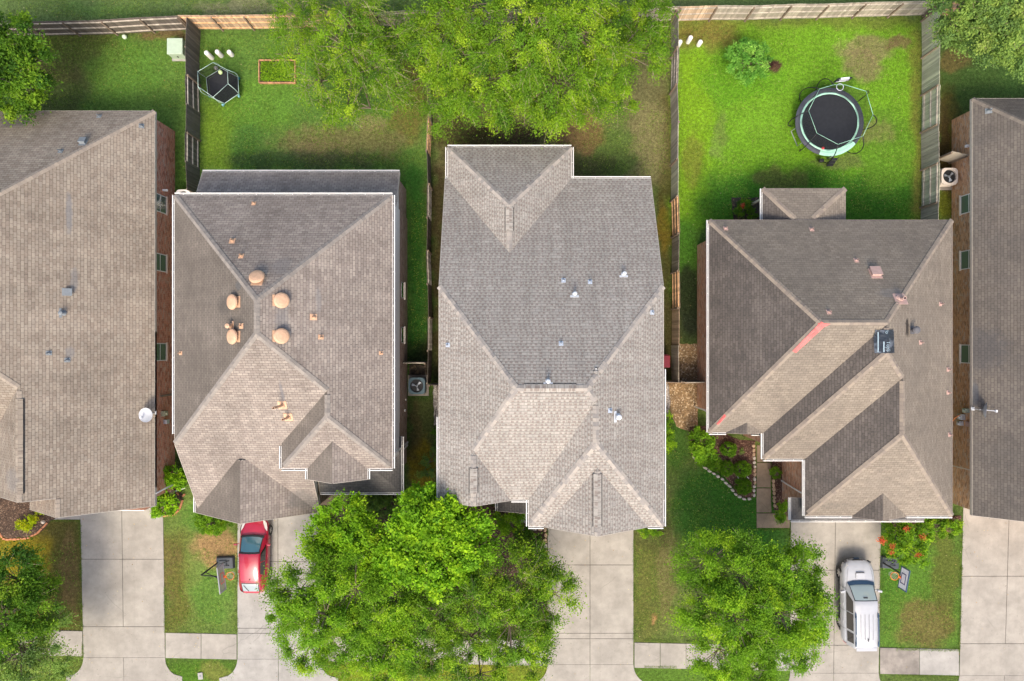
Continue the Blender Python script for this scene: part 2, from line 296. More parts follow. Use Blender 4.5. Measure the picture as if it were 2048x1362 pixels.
    rect(1266,870,1585,1282,(106,134,54)); blob(1390,1010,44,62,(146,126,92),.95,55,2.4,.35); blob(1345,950,34,80,(84,118,40),.7,56); rect(1268,1080,1318,1280,(122,122,58),8,.8); blob(1330,1120,16,150,(150,134,90),.6,57,2)
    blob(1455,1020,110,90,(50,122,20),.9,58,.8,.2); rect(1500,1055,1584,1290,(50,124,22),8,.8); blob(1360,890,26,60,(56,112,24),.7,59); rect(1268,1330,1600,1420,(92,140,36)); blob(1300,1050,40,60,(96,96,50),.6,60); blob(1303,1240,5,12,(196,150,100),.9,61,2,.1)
    rect(1760,1058,1922,1298,(88,140,36)); blob(1850,1245,60,54,(134,112,70),.75,62,2,.35); blob(1890,1150,30,120,(100,104,40),.6,63); rect(1758,1060,1800,1200,(60,128,22),8,.6); rect(1760,1350,1920,1420,(88,120,42))
    rect(-2000,1420,4000,1432,(96,126,44)); 
    n=(.90+.22*fbm(X,Y,.35,90))*(.86+.3*fbm(X,Y,2.4,97)); C*=n[...,None]
    far=(np.abs(X)>34)|(np.abs(Y)>24); C[far]=gc(86,122,44)
    ny,nx=X.shape; V=np.stack([X,Y,np.where(far,-.02,(fbm(X,Y,1.1,70)-.5)*.05-.004)],-1).reshape(-1,3).astype(np.float32)
    i=np.arange(ny-1)[:,None]*nx+np.arange(nx-1)[None,:]; Q=np.stack([i,i+1,i+nx+1,i+nx],-1).reshape(-1,4)
    me=bpy.data.meshes.new('lawn'); me.vertices.add(len(V)); me.vertices.foreach_set('co',V.ravel()); me.loops.add(Q.size); me.loops.foreach_set('vertex_index',Q.ravel().astype(np.int32))
    me.polygons.add(len(Q)); me.polygons.foreach_set('loop_start',np.arange(0,Q.size,4,dtype=np.int32)); me.polygons.foreach_set('loop_total',np.full(len(Q),4,dtype=np.int32)); me.polygons.foreach_set('use_smooth',np.ones(len(Q),bool))
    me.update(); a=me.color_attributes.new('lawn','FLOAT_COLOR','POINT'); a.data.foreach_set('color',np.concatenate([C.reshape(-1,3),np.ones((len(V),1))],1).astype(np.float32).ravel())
    t=NT('grass'); at=t.n('Attribute',attribute_name='lawn'); p=_pos(t)
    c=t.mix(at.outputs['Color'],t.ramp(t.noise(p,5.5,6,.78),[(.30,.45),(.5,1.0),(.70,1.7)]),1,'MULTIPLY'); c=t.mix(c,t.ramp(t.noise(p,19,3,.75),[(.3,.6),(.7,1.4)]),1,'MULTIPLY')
    c=t.mix(c,(.32,.27,.15),t.ramp(t.noise(p,9,5,.75),[(.58,0),(.72,.5)])); c=t.mix(c,(.06,.05,.02),t.ramp(t.noise(p,3.2,5,.7),[(.62,0),(.8,.45)]))
    t.col(c); t.b.inputs['Roughness'].default_value=.9; t.b.inputs['Specular IOR Level'].default_value=.15; t.bump(t.math('ADD',t.noise(p,22,4,.7),t.noise(p,60,2)),.09,1)
    me.materials.append(t.m); o=bpy.data.objects.new('lawn',me); COL.objects.link(o); o['kind']='structure'
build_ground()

M_conc=concrete('driveway_concrete',(.335,.312,.272),.10); M_conc2=concrete('grey_concrete',(.345,.332,.305),.10); M_conc3=concrete('tan_path_concrete',(.30,.225,.15),.2); M_joint=plain('joint_dirt',(.05,.042,.03),.95)
M_concd=concrete('weathered_concrete',(.30,.27,.235),.3)
def quadpts(pts): return [U(*p) for p in pts]
def slab(mb, poly, z0, z1, m=0, inset=.012):
    P=[Vector((p[0],p[1])) for p in poly]; c=sum(P,Vector((0,0)))/len(P); Q=[]
    for p in P: d=c-p; Q.append(p+Vector((math.copysign(min(inset,abs(d.x)),d.x),math.copysign(min(inset,abs(d.y)),d.y))))
    # wavy top is not needed: bevel each panel edge by a chamfer
    top=[q+ (c-q).normalized()*.012 for q in Q]; n=len(Q)
    V=[(q.x,q.y,z0) for q in Q]+[(q.x,q.y,z1-.008) for q in Q]+[(q.x,q.y,z1) for q in top]
    mb.mesh(V,[(i,(i+1)%n,n+(i+1)%n,n+i) for i in range(n)]+[(n+i,n+(i+1)%n,2*n+(i+1)%n,2*n+i) for i in range(n)]+[tuple(range(2*n,3*n))],m)
def drive(name, xl, xc, xr, ys, mats, apron=None, extra=[], jw=.0):
    """xl/xc/xr: functions of py giving pixel x; ys: joint rows; xc None = single panel rows list"""
    mb=MB(); jb=MB()
    for i in range(len(ys)-1):
        a,b=ys[i],ys[i+1]; cuts=[xl]+([xc] if xc and (i not in extra) else [])+[xr]
        for k in range(len(cuts)-1):
            pl=[U(cuts[k](a),a),U(cuts[k+1](a),a),U(cuts[k+1](b),b),U(cuts[k](b),b)]; slab(mb,pl[::-1],-.08,.034,rnd.choice(range(len(mats))))
    if apron:
        a,b=ys[-1],1412; L=[U(xl(a),a)]; Rr=[U(xr(a),a)]; fl=apron
        for k in range(1,9):
            t=k/8; e=fl*(1-math.cos(t*math.pi/2)); yy=a+12+ (b-a-50)*math.sin(t*math.pi/2) if False else a+ (38*t)
            L.append(U(xl(a)-fl*(1-math.sqrt(max(0,1-t*t))),a+38*t)); Rr.append(U(xr(a)+fl*(1-math.sqrt(max(0,1-t*t))),a+38*t))
        L.append(U(xl(a)-fl,b)); Rr.append(U(xr(a)+fl,b))
        if xc:
            mid=[U(xc(a),a),U(xc(b),b)]
            for side in (0,1):
                pts=(L+[mid[1],mid[0]]) if side==0 else (Rr+[mid[1],mid[0]])
                pts=pts if side==0 else pts[::-1]
                mb.mesh([(p.x+(-.012 if side==0 else .012)*(1 if p in mid else 0),p.y,.034) for p in pts]+[(p.x,p.y,-.08) for p in pts],[tuple(range(len(pts)))]+[(i,len(pts)+i,len(pts)+(i+1)%len(pts),(i+1)%len(pts)) for i in range(len(pts))],0)
        else:
            pts=L+Rr[::-1]; mb.mesh([(p.x,p.y,.034) for p in pts]+[(p.x,p.y,-.08) for p in pts],[tuple(range(len(pts)))]+[(i,len(pts)+i,len(pts)+(i+1)%len(pts),(i+1)%len(pts)) for i in range(len(pts))],0)
    o=mb.build(name,mats); o['kind']='structure'
    a,b=ys[0]+2,ys[-1]+ (4 if apron else -2); pl=[U(xl(a)+1,a),U(xr(a)-1,a),U(xr(b)-1,b),U(xl(b)+1,b)]; jb.prism([(p.x,p.y) for p in pl[::-1]],-.05,.016); j=jb.build('joint_bed',M_joint,None); j['kind']='structure'
L_=lambda a,ya,b,yb:(lambda y:a+(b-a)*(y-ya)/(yb-ya))
drive('driveway',L_(161,1040,166,1260),L_(244,1018,247,1253),L_(327,1040,330,1260),[900,1118,1253,1315],[M_conc],34,extra=[2])
drive('driveway',L_(475,1040,475,1315),L_(556,1040,557,1315),L_(638,1040,640,1315),[985,1123,1256,1266,1318],[M_conc2],36)
drive('driveway',L_(1095,1060,1095,1320),L_(1180,1060,1180,1330),L_(1267,1060,1267,1330),[960,1129.5,1266,1277,1329],[M_conc],36)
drive('driveway',L_(1581,1040,1580,1345),L_(1670.5,1040,1667,1345),L_(1762,1040,1758,1300),[980,1140,1290,1346],[M_conc],34)
drive('driveway',L_(1925,1050,1918,1360),L_(2017,1050,2010,1290),L_(2105,1050,2103,1290),[960,1152,1287,1351],[M_conc],36,extra=[2])
def walk(segs, mats):
    mb=MB()
    for (a,b,y0a,y0b,w) in segs: slab(mb,[U(a,y0a+w),U(b,y0b+w),U(b,y0b),U(a,y0a)],-.08,.03,rnd.randrange(len(mats)))
    o=mb.build('sidewalk',mats); o['kind']='structure'
sy=lambda x:1261+(x-330)*.0208
def sw(x0,x1,n,mats=None,w=51):
    s=[];
    for i in range(n): a=x0+(x1-x0)*i/n; b=x0+(x1-x0)*(i+1)/n; s.append((a,b,sy(a)+4,sy(b)+4,w))
    walk(s,mats or [M_conc2,M_conc])
sw(-400,165.5,8,[M_conc]); sw(331,474,2); sw(641,1094,8); sw(1268.5,1579,6); sw(1759.5,1918,2,[M_concd,M_conc2],53); sw(2104,2400,4)
# entry walk of the fourth house, porch slab of the first, porch slab of the centre house
mb=MB()
for q in ([(1513,890),(1541,890),(1541,924),(1513,924)],[(1513,925),(1541.5,925),(1541.5,975),(1512.5,975)],[(1512.5,976),(1541.5,976),(1543,1025),(1512.5,1025)],[(1512.5,1026),(1579.5,1026),(1579.5,1056),(1513,1056)]): slab(mb,[U(*p) for p in q][::-1],-.08,.04,0)
o=mb.build('entry_path',M_conc3); o['kind']='structure'
mb=MB(); slab(mb,[U(*p) for p in [(60,960),(162,960),(162,1039),(104,1039)]][::-1],-.08,.05); o=mb.build('porch_slab',M_conc); o['kind']='structure'
mb=MB(); slab(mb,[U(*p) for p in [(1035,960),(1094,960),(1094,1053),(1035,1053)]][::-1],-.08,.05); o=mb.build('porch_slab',M_conc2); o['kind']='structure'
mb=MB(); slab(mb,[U(*p) for p in [(600,900),(696,900),(696,1010),(640,1010)]][::-1],-.08,.05); o=mb.build('porch_slab',M_conc3); o['kind']='structure'
# street beyond the lower edge
mb=MB(); mb.box((0,-29.0,-.05),(400,10.5,.12)); o=mb.build('street',concrete('street_concrete',(.42,.40,.36))); o['kind']='structure'
mb=MB(); mb.box((0,-23.62,.02),(400,.16,.22)); o=mb.build('kerb',M_conc2); o['kind']='structure'
# beds and gravel
def sheet(name, pts, z, mat, sub=14):
    mb=MB(); P=[U(*p) for p in pts]; n=len(P); c=sum(P,Vector())/n; rings=[]
    dens=[]
    for i in range(n):
        a,b=P[i],P[(i+1)%n]; k=max(1,int((b-a).length/.25))
        for j in range(k): q=a.lerp(b,j/k); d=Vector((rnd.uniform(-.04,.04),rnd.uniform(-.04,.04),0)); dens.append(q+d)
    N=len(dens); rr=[dens,[p.lerp(c,.05) for p in dens],[p.lerp(c,.4) for p in dens],[p.lerp(c,.75) for p in dens]]; zz=[-.03,z,z+.01,z+.012]
    V=[(p.x,p.y,zz[k]) for k,r in enumerate(rr) for p in r]+[(c.x,c.y,z+.012)]
    Fs=[(k*N+i,k*N+(i+1)%N,(k+1)*N+(i+1)%N,(k+1)*N+i) for k in range(3) for i in range(N)]+[(3*N+i,3*N+(i+1)%N,4*N) for i in range(N)]
    mb.mesh(V,Fs); o=mb.build(name,mat,None,smooth=True); o['kind']='structure'
M_mulch=litter('dark_mulch',(.045,.028,.018),(.11,.065,.04),(.22,.15,.1),16); M_gravel=litter('brown_gravel',(.16,.10,.05),(.36,.24,.12),(.6,.48,.32),15); M_mulch2=litter('reddish_mulch',(.07,.032,.022),(.14,.07,.05),(.3,.2,.13),18)
M_pebble=litter('pale_pebbles',(.22,.19,.17),(.5,.46,.42),(.7,.66,.6),16); M_litter=litter('dry_leaf_litter',(.28,.18,.09),(.5,.36,.2),(.62,.5,.32),13); M_soil=litter('damp_soil',(.03,.024,.018),(.06,.045,.03),(.12,.09,.05),9)
sheet('mulch_bed',[(-60,960),(100,960),(120,1035),(100,1045),(85,1062),(55,1076),(10,1078),(-10,1060),(-60,1050)],.05,M_mulch)
sheet('mulch_bed',[(305,940),(350,950),(366,990),(362,1015),(345,1028),(318,1031),(300,1020)],.045,M_mulch)
sheet('mulch_bed',[(940,1000),(1090,1040),(1094,1135),(1060,1150),(960,1160),(920,1080)],.045,M_mulch)
sheet('mulch_bed',[(1376,850),(1420,850),(1480,880),(1512,880),(1511,995),(1490,998),(1474,990),(1462,970),(1450,955),(1420,935),(1396,925),(1382,905)],.05,M_mulch2)
sheet('mulch_bed',[(1542,900),(1575,900),(1590,1035),(1565,1038),(1548,1020),(1543,960)],.045,M_mulch2)
sheet('mulch_bed',[(1770,1040),(1925,1030),(1922,1062),(1880,1066),(1850,1058),(1775,1066)],.045,M_mulch2)
sheet('mulch_bed',[(1462,395),(1530,395),(1530,445),(1466,440)],.045,M_soil)
sheet('mulch_bed',[(640,985),(800,985),(860,1020),(850,1060),(760,1060),(680,1050)],.04,M_mulch)
sheet('gravel_strip',[(1349,686),(1398,686),(1396,855),(1380,862),(1352,856),(1334,800),(1336,765),(1349,762)],.03,M_gravel)
sheet('gravel_strip',[(1326,766),(1336,766),(1342,800),(1336,830),(1326,830)],.036,M_pebble)
sheet('gravel_strip',[(866,768),(880,768),(880,850),(868,850)],.036,M_pebble)
sheet('gravel_strip',[(818,728),(856,728),(856,752),(818,752)],.03,M_soil)

# ---------------------------------------------------------------- houses
class Block:
    def __init__(s, W, E, N, S, caps=True, mats=(0,0,0,0), over=.38, wall=True, zb=0.0, ztop=None, eps=0.0, wm=0):
        g=lambda t,ax: t[3] if len(t)>3 else (U(t[0],681,t[1]).x if ax=='x' else U(1024,t[0],t[1]).y)
        s.x0=g(W,'x'); s.x1=g(E,'x'); s.y1=g(N,'y'); s.y0=g(S,'y'); s.pl=[]; s.mats=mats
        for k,t in enumerate((W,E,N,S)):
            if t[2] is None: continue
            r=U(t[0],681,t[1]).x if k<2 else U(1024,t[0],t[1]).y; m=t[2]; z=t[1]-eps
            a,b,c={0:(m,0,z-m*r),1:(-m,0,z+m*r),2:(0,-m,z+m*r),3:(0,m,z-m*r)}[k]; s.pl.append((a,b,c,k))
        s.over=over; s.wall=wall; s.caps=caps; s.zb=zb; s.ztop=ztop; s.wm=wm
    def h(s,x,y,pad=1e-6):
        if x<s.x0-pad or x>s.x1+pad or y<s.y0-pad or y>s.y1+pad: return -1e9
        return min(a*x+b*y+c for a,b,c,k in s.pl)
def clip(poly, a, b, c):
    out=[]
    for i in range(len(poly)):
        p,q=poly[i],poly[(i+1)%len(poly)]; fp=a*p[0]+b*p[1]+c; fq=a*q[0]+b*q[1]+c
        if fp>=-1e-9: out.append(p)
        if (fp>1e-9 and fq<-1e-9) or (fp<-1e-9 and fq>1e-9): t=fp/(fp-fq); out.append((p[0]+(q[0]-p[0])*t,p[1]+(q[1]-p[1])*t))
    return out
UAX={0:(0,1),1:(0,-1),2:(-1,0),3:(1,0)}
class House:
    def __init__(s, name, blocks, roofmats, wallmats, label, gutter='', zs=None, capm=None, tm=None, rake=None):
        s.b=blocks; s.rm=roofmats
        xs=[b.x0 for b in blocks]+[b.x1 for b in blocks]; ys=[b.y0 for b in blocks]+[b.y1 for b in blocks]
        s.root=empty(name,((min(xs)+max(xs))/2,(min(ys)+max(ys))/2,0),0,label,'house'); s.o=s.root.location.copy()
        T=s.T=lambda p: Vector(p)-s.o
        s.T=T; roof=MB(); faces=[]; wall=MB(); side=MB(); trim=MB(); caps=[]; sides=[]
        s.env=lambda x,y,ex=None: max([-1e9]+[b.h(x,y) for b in blocks if b is not ex])
        for bi,b in enumerate(blocks):
            rect=[(b.x0,b.y0),(b.x1,b.y0),(b.x1,b.y1),(b.x0,b.y1)]; edges={}
            for i,(A,B,Cc,k) in enumerate(b.pl):
                P=rect
                for j,(a2,b2,c2,_) in enumerate(b.pl):
                    if j!=i and P: P=clip(P,a2-A,b2-B,c2-Cc)
                if len(P)<3: continue
                cl=[p for n_,p in enumerate(P) if math.dist(p,P[n_-1])>1e-4]
                if len(cl)<3: continue
                P=cl; V=[Vector((p[0],p[1],A*p[0]+B*p[1]+Cc)) for p in P]; sl=math.sqrt(1+A*A+B*B); u=UAX[k]; g=math.hypot(A,B)
                uv=[(p[0]*u[0]+p[1]*u[1]+k*3.3, (A*p[0]+B*p[1])/g*sl if g else p[1]) for p in P]
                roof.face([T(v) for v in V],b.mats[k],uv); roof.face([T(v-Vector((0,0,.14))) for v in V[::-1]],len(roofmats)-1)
                n=Vector((-A,-B,1)).normalized(); faces.append((V,n,b,k))
                for q in range(len(V)):
                    p1,p2=V[q],V[(q+1)%len(V)]; key=tuple(sorted([(round(p1.x,3),round(p1.y,3)),(round(p2.x,3),round(p2.y,3))])); edges.setdefault(key,[]).append((p1,p2,n,k))
            # hips and ridges
            for key,es in edges.items():
                if len(es)==2 and b.caps:
                    (p,q,n1,_),(_,_,n2,_)=es; L=(q-p).length; N=max(2,int(L/.12)); d=(q-p)/L; hz=Vector((d.y,-d.x,0)); 
                    if hz.length<.1: continue
                    hz.normalize(); ok=[]
                    for i in range(N+1):
                        c=p.lerp(q,i/N); g=all(abs(s.env(c.x+sg*hz.x*.13,c.y+sg*hz.y*.13)-b.h(c.x+sg*hz.x*.13,c.y+sg*hz.y*.13))<.012 for sg in (-1,1)); ok.append(g)
                    i=0
                    while i<=N:
                        if ok[i]:
                            j=i
                            while j<N and ok[j+1]: j+=1
                            if j>i:
                                cap=MB()
                                a_=p.lerp(q,i/N); b_=p.lerp(q,j/N); steps=max(1,int((b_-a_).length/.2))
                                for st in range(steps):
                                    u0=a_.lerp(b_,st/steps); u1=a_.lerp(b_,(st+1)/steps+.01*0)
                                    lo=.014 if u0.z<u1.z else .034; hi=.034 if u0.z<u1.z else .014
                                    for nn in (n1,n2):
                                        sd=nn.cross(d).normalized(); 
                                        # choose the side that lies in this face's plane downhill
                                        if sd.z>0: sd=-sd
                                        if abs(nn.dot(sd))>1e-3: continue
                                        f0=[u0+Vector((0,0,hi)),u1+Vector((0,0,lo)),u1+sd*.155+nn*lo,u0+sd*.155+nn*hi]
                                        zz=math.floor(rnd.random()*200)/5+.002
                                        cap.face([T(v) for v in f0],0,[(zz,.01),(zz+.19,.01),(zz+.19,.14),(zz,.14)])
                                    # butt end of each cap
                                    e=u0 if hi>lo else u1
                                if cap.f: caps.append(cap)
                            i=j+1
                        else: i+=1
            # outer sides: fascia, gutters
            for k,(pa,pb,out) in enumerate((((b.x0,b.y0),(b.x0,b.y1),(-1,0)),((b.x1,b.y0),(b.x1,b.y1),(1,0)),((b.x0,b.y1),(b.x1,b.y1),(0,1)),((b.x0,b.y0),(b.x1,b.y0),(0,-1)))):
                L=math.dist(pa,pb); N=max(2,int(L/.08)); run=[]
                def flush(run):
                    if len(run)<2: return
                    Z=[r.z for r in run]; br=[0]
                    for i in range(1,len(run)-1):
                        if abs((Z[i+1]-Z[i])-(Z[i]-Z[i-1]))>1e-3: br.append(i)
                    br.append(len(run)-1); level=max(Z)-min(Z)<.03; o3=Vector((out[0],out[1],0))
                    for i0,i1 in zip(br,br[1:]):
                        if (run[i1]-run[i0]).length<.05: continue
                        p,q=run[i0],run[i1]; dn=Vector((0,0,1))
                        if level and 'WENS'[k] in gutter:
                            w=.125
                            for off,ww,zz,hh,mm in ((w-.02,.04,-.065,.13,0),(w/2-.01,w-.04,-.115,.02,1),(.012,.02,-.09,.17,0)):
                                trim.beam(T(p+o3*off+dn*zz),T(q+o3*off+dn*zz),ww,hh,mm)
                            nb=int((q-p).length/.9)
                            for r_ in range(nb): c=p.lerp(q,(r_+.5)/nb)+o3*(w/2); trim.beam(T(c-o3*.06-dn*.006),T(c+o3*.06-dn*.006),.02,.01,0)
                        else: trim.beam(T(p+o3*.010-dn*.11),T(q+o3*.010-dn*.11),.020,.20,2)
                for i in range(N+1):
                    x=pa[0]+(pb[0]-pa[0])*i/N; y=pa[1]+(pb[1]-pa[1])*i/N; z=b.h(x,y); o_=s.env(x+out[0]*.06,y+out[1]*.06,b); i_=s.env(x-out[0]*.02,y-out[1]*.02,b)
                    if o_<z-.08 and i_<z+.02: run.append(Vector((x,y,z)))
                    else: flush(run); run=[]
                flush(run)
            # walls
            if b.wall:
                side=MB()
                ov=b.over if isinstance(b.over,(tuple,list)) else (b.over,)*4; ov=[o_+bi*.006 for o_ in ov]; x0,x1,y1,y0=b.x0+ov[0],b.x1-ov[1],b.y1-ov[2],b.y0+ov[3]
                for (ax,ay),(bx,by) in (((x0,y0),(x1,y0)),((x1,y0),(x1,y1)),((x1,y1),(x0,y1)),((x0,y1),(x0,y0))):
                    L=math.dist((ax,ay),(bx,by)); N=max(1,int(L/.4))
                    if side.f and 0: pass
                    for i in range(N):
                        t0,t1=i/N,(i+1)/N; p=(ax+(bx-ax)*t0,ay+(by-ay)*t0); q=(ax+(bx-ax)*t1,ay+(by-ay)*t1); za=b.h(*p)-.16; zb_=b.h(*q)-.16
                        zc=zs if zs else 99
                        z1,z2=min(za,zc),min(zb_,zc); wall.face([T((*p,b.zb)),T((*q,b.zb)),T((*q,z2)),T((*p,z1))],b.wm,[(t0*L,b.zb),(t1*L,b.zb),(t1*L,z2),(t0*L,z1)])
                        if za>zc: side.face([T((*p,z1)),T((*q,z2)),T((*q,zb_)),T((*p,za))],0,[(t0*L,z1),(t1*L,z2),(t1*L,zb_),(t0*L,za)])
                if side.f: sides.append(side)
        s.roof=roof.build('roof',roofmats,s.root); s.roof_n=faces
        for cp in caps: cp.build('ridge_cap',capm,s.roof)
        if wall.f: wall.build('wall',wallmats,s.root)
        for sd_ in sides: sd_.build('siding',M_white,s.root)
        if trim.f: trim.build('gutter' if gutter else 'fascia',[tm or M_white,M_dark,rake or M_white],s.root)
    def on(s,px,py,dz=0):
        z=9.4
        for _ in range(120):
            p=U(px,py,z); e=s.env(p.x,p.y); z=z+(e-z)*.6 if e>0 else z-.1
        p=U(px,py,z); x,y=p.x,p.y; e=.04; nx=-(s.env(x+e,y)-s.env(x-e,y))/(2*e); ny=-(s.env(x,y+e)-s.env(x,y-e))/(2*e)
        n=Vector((nx,ny,1)).normalized()
        if abs(nx)>3 or abs(ny)>3: n=Vector((0,0,1))
        return Vector((x,y,z+dz)),n
def frame(n):      # rotation taking z to n, y uphill
    up=Vector((0,0,1)); d=up-n*up.dot(n)
    if d.length<1e-3: d=Vector((0,1,0))
    d.normalize(); x=d.cross(n); return Matrix((x,d,n)).transposed()

def shx(name,a,b,c,**k): return shingles(name,a,b,c,**k)
M_mtrim=plain('muted_drip_edge',(.46,.42,.36),.7); M_brtrim=plain('brown_drip_edge',(.24,.20,.17),.7)
C1=capmat('beige_cap_shingles',(.34,.29,.24),(.27,.23,.195)); C2=capmat('grey_tan_cap_shingles',(.30,.27,.245),(.22,.20,.185)); C3=capmat('mixed_grey_cap_shingles',(.42,.38,.34),(.25,.235,.23)); C4=capmat('brown_cap_shingles',(.31,.26,.21),(.22,.185,.16)); C5=capmat('dark_cap_shingles',(.20,.175,.15),(.15,.13,.115))
ALG=(.075,.068,.064)
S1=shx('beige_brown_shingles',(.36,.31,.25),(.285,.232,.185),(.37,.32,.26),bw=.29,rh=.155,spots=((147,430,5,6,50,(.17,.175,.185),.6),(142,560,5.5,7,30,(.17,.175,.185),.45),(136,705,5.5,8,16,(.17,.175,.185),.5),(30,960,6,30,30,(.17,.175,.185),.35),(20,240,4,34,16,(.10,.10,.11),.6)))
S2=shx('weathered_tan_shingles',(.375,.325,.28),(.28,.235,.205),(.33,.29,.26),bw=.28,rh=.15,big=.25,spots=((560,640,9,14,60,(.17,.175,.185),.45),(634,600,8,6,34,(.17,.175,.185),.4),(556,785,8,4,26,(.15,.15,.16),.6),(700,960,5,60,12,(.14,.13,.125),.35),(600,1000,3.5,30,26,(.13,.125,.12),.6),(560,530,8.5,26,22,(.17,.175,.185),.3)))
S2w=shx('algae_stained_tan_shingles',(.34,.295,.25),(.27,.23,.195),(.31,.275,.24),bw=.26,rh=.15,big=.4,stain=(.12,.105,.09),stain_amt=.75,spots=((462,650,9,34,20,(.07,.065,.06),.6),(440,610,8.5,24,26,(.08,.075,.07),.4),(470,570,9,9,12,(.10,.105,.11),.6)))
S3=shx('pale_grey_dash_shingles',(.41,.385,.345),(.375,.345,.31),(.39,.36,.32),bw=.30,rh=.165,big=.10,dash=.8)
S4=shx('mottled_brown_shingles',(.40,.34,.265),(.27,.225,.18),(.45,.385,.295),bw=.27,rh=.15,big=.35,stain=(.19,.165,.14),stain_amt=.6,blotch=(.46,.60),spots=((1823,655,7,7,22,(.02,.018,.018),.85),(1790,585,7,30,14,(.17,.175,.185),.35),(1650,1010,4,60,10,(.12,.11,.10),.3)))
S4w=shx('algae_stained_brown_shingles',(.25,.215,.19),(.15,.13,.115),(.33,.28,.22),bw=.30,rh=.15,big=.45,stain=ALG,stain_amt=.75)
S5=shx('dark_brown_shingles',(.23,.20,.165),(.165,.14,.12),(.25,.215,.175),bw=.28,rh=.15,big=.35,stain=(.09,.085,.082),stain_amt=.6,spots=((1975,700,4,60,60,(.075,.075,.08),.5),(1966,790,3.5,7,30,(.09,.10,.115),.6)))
SD=shx('dark_grey_shingles',(.20,.19,.18),(.14,.13,.125),(.24,.22,.20),bw=.28,rh=.15,big=.5,stain=(.07,.07,.072),stain_amt=.6)  # darker, blotchy shingles of the low skirt and porch roofs
M_soffit=plain('soffit_board',(.5,.46,.40),.8)
B1=brickwall('red_brick',(.62,.20,.11),(.45,.14,.08),(.6,.44,.33),.5); B2=brickwall('brown_brick',(.34,.22,.16),(.24,.15,.11),(.42,.35,.3),.4)
B4=brickwall('orange_brick',(.62,.30,.17),(.44,.20,.11),(.5,.4,.3),.6); B5=brickwall('ochre_brick',(.62,.33,.16),(.44,.22,.11),(.58,.42,.27),.6)
K=.667
h1=House('brick_house',[
  Block((-183,3.1,K),(309,3.1,K),(222,3.1,.71),(775,6.6,K,-7.7),over=(.4,.36,.2,.4)),
  Block((-12,4.9,K),(309,3.1,K),(0,0,None,0.5),(0,0,None,-8.4),over=(.4,.36,.4,.4),eps=.003),
  Block((60,3.9,K),(309,3.1,K),(0,0,None,-6.0),(0,0,None,-9.43),over=(.4,.36,.4,.3),eps=.006),
 ],[S1,S1,M_soffit],[B1],'beige shingled brick house at the left edge with a white satellite dish','',capm=C1,rake=M_mtrim)
h2=House('brick_house',[
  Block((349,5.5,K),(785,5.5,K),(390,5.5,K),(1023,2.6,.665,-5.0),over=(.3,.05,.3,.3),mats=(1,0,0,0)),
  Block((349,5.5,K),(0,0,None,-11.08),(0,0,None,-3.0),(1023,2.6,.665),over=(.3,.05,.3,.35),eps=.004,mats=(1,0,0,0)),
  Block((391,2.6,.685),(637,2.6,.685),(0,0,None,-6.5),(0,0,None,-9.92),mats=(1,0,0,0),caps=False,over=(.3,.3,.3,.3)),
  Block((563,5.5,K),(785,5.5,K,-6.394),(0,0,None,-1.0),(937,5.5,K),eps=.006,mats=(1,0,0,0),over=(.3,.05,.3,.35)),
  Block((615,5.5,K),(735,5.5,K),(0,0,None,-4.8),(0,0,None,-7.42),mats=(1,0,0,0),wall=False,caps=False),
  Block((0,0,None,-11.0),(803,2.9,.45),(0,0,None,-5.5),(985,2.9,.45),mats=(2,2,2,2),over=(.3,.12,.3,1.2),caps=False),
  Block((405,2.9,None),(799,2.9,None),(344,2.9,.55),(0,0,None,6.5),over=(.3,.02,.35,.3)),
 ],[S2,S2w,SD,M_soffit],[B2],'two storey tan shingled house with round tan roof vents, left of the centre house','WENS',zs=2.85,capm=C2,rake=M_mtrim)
h3=House('brick_house',[
  Block((878,6.3,.66),(1327,6.3,.62),(357,3.0,.515),(1000,6.3,.44),over=.35),
  Block((878,6.3,.66),(1021,6.3,.66),(0,0,None,-4.0),(0,0,None,-8.37),eps=.004,over=.35,caps=True),
  Block((1057,6.3,.73),(1327,6.3,.62),(0,0,None,-1.5),(1053,6.3,.5),eps=.007,over=.35),
  Block((1090,6.3,.67),(1295,6.3,.60),(0,0,None,-5.2),(0,0,None,-9.76),wall=False),
  Block((995,3.0,.35),(0,0,None,1.0),(0,0,None,-8.0),(0,0,None,-9.74),wall=False,mats=(1,1,1,1),caps=False),
  Block((895,3.0,.66),(1143,3.0,.66),(294,3.0,.62),(0,0,None,3.5),over=.35),
 ],[S3,SD,M_soffit],[B2],'pale grey shingled house in the middle, with white pipe caps on its roof','WENS',capm=C3,rake=M_mtrim)
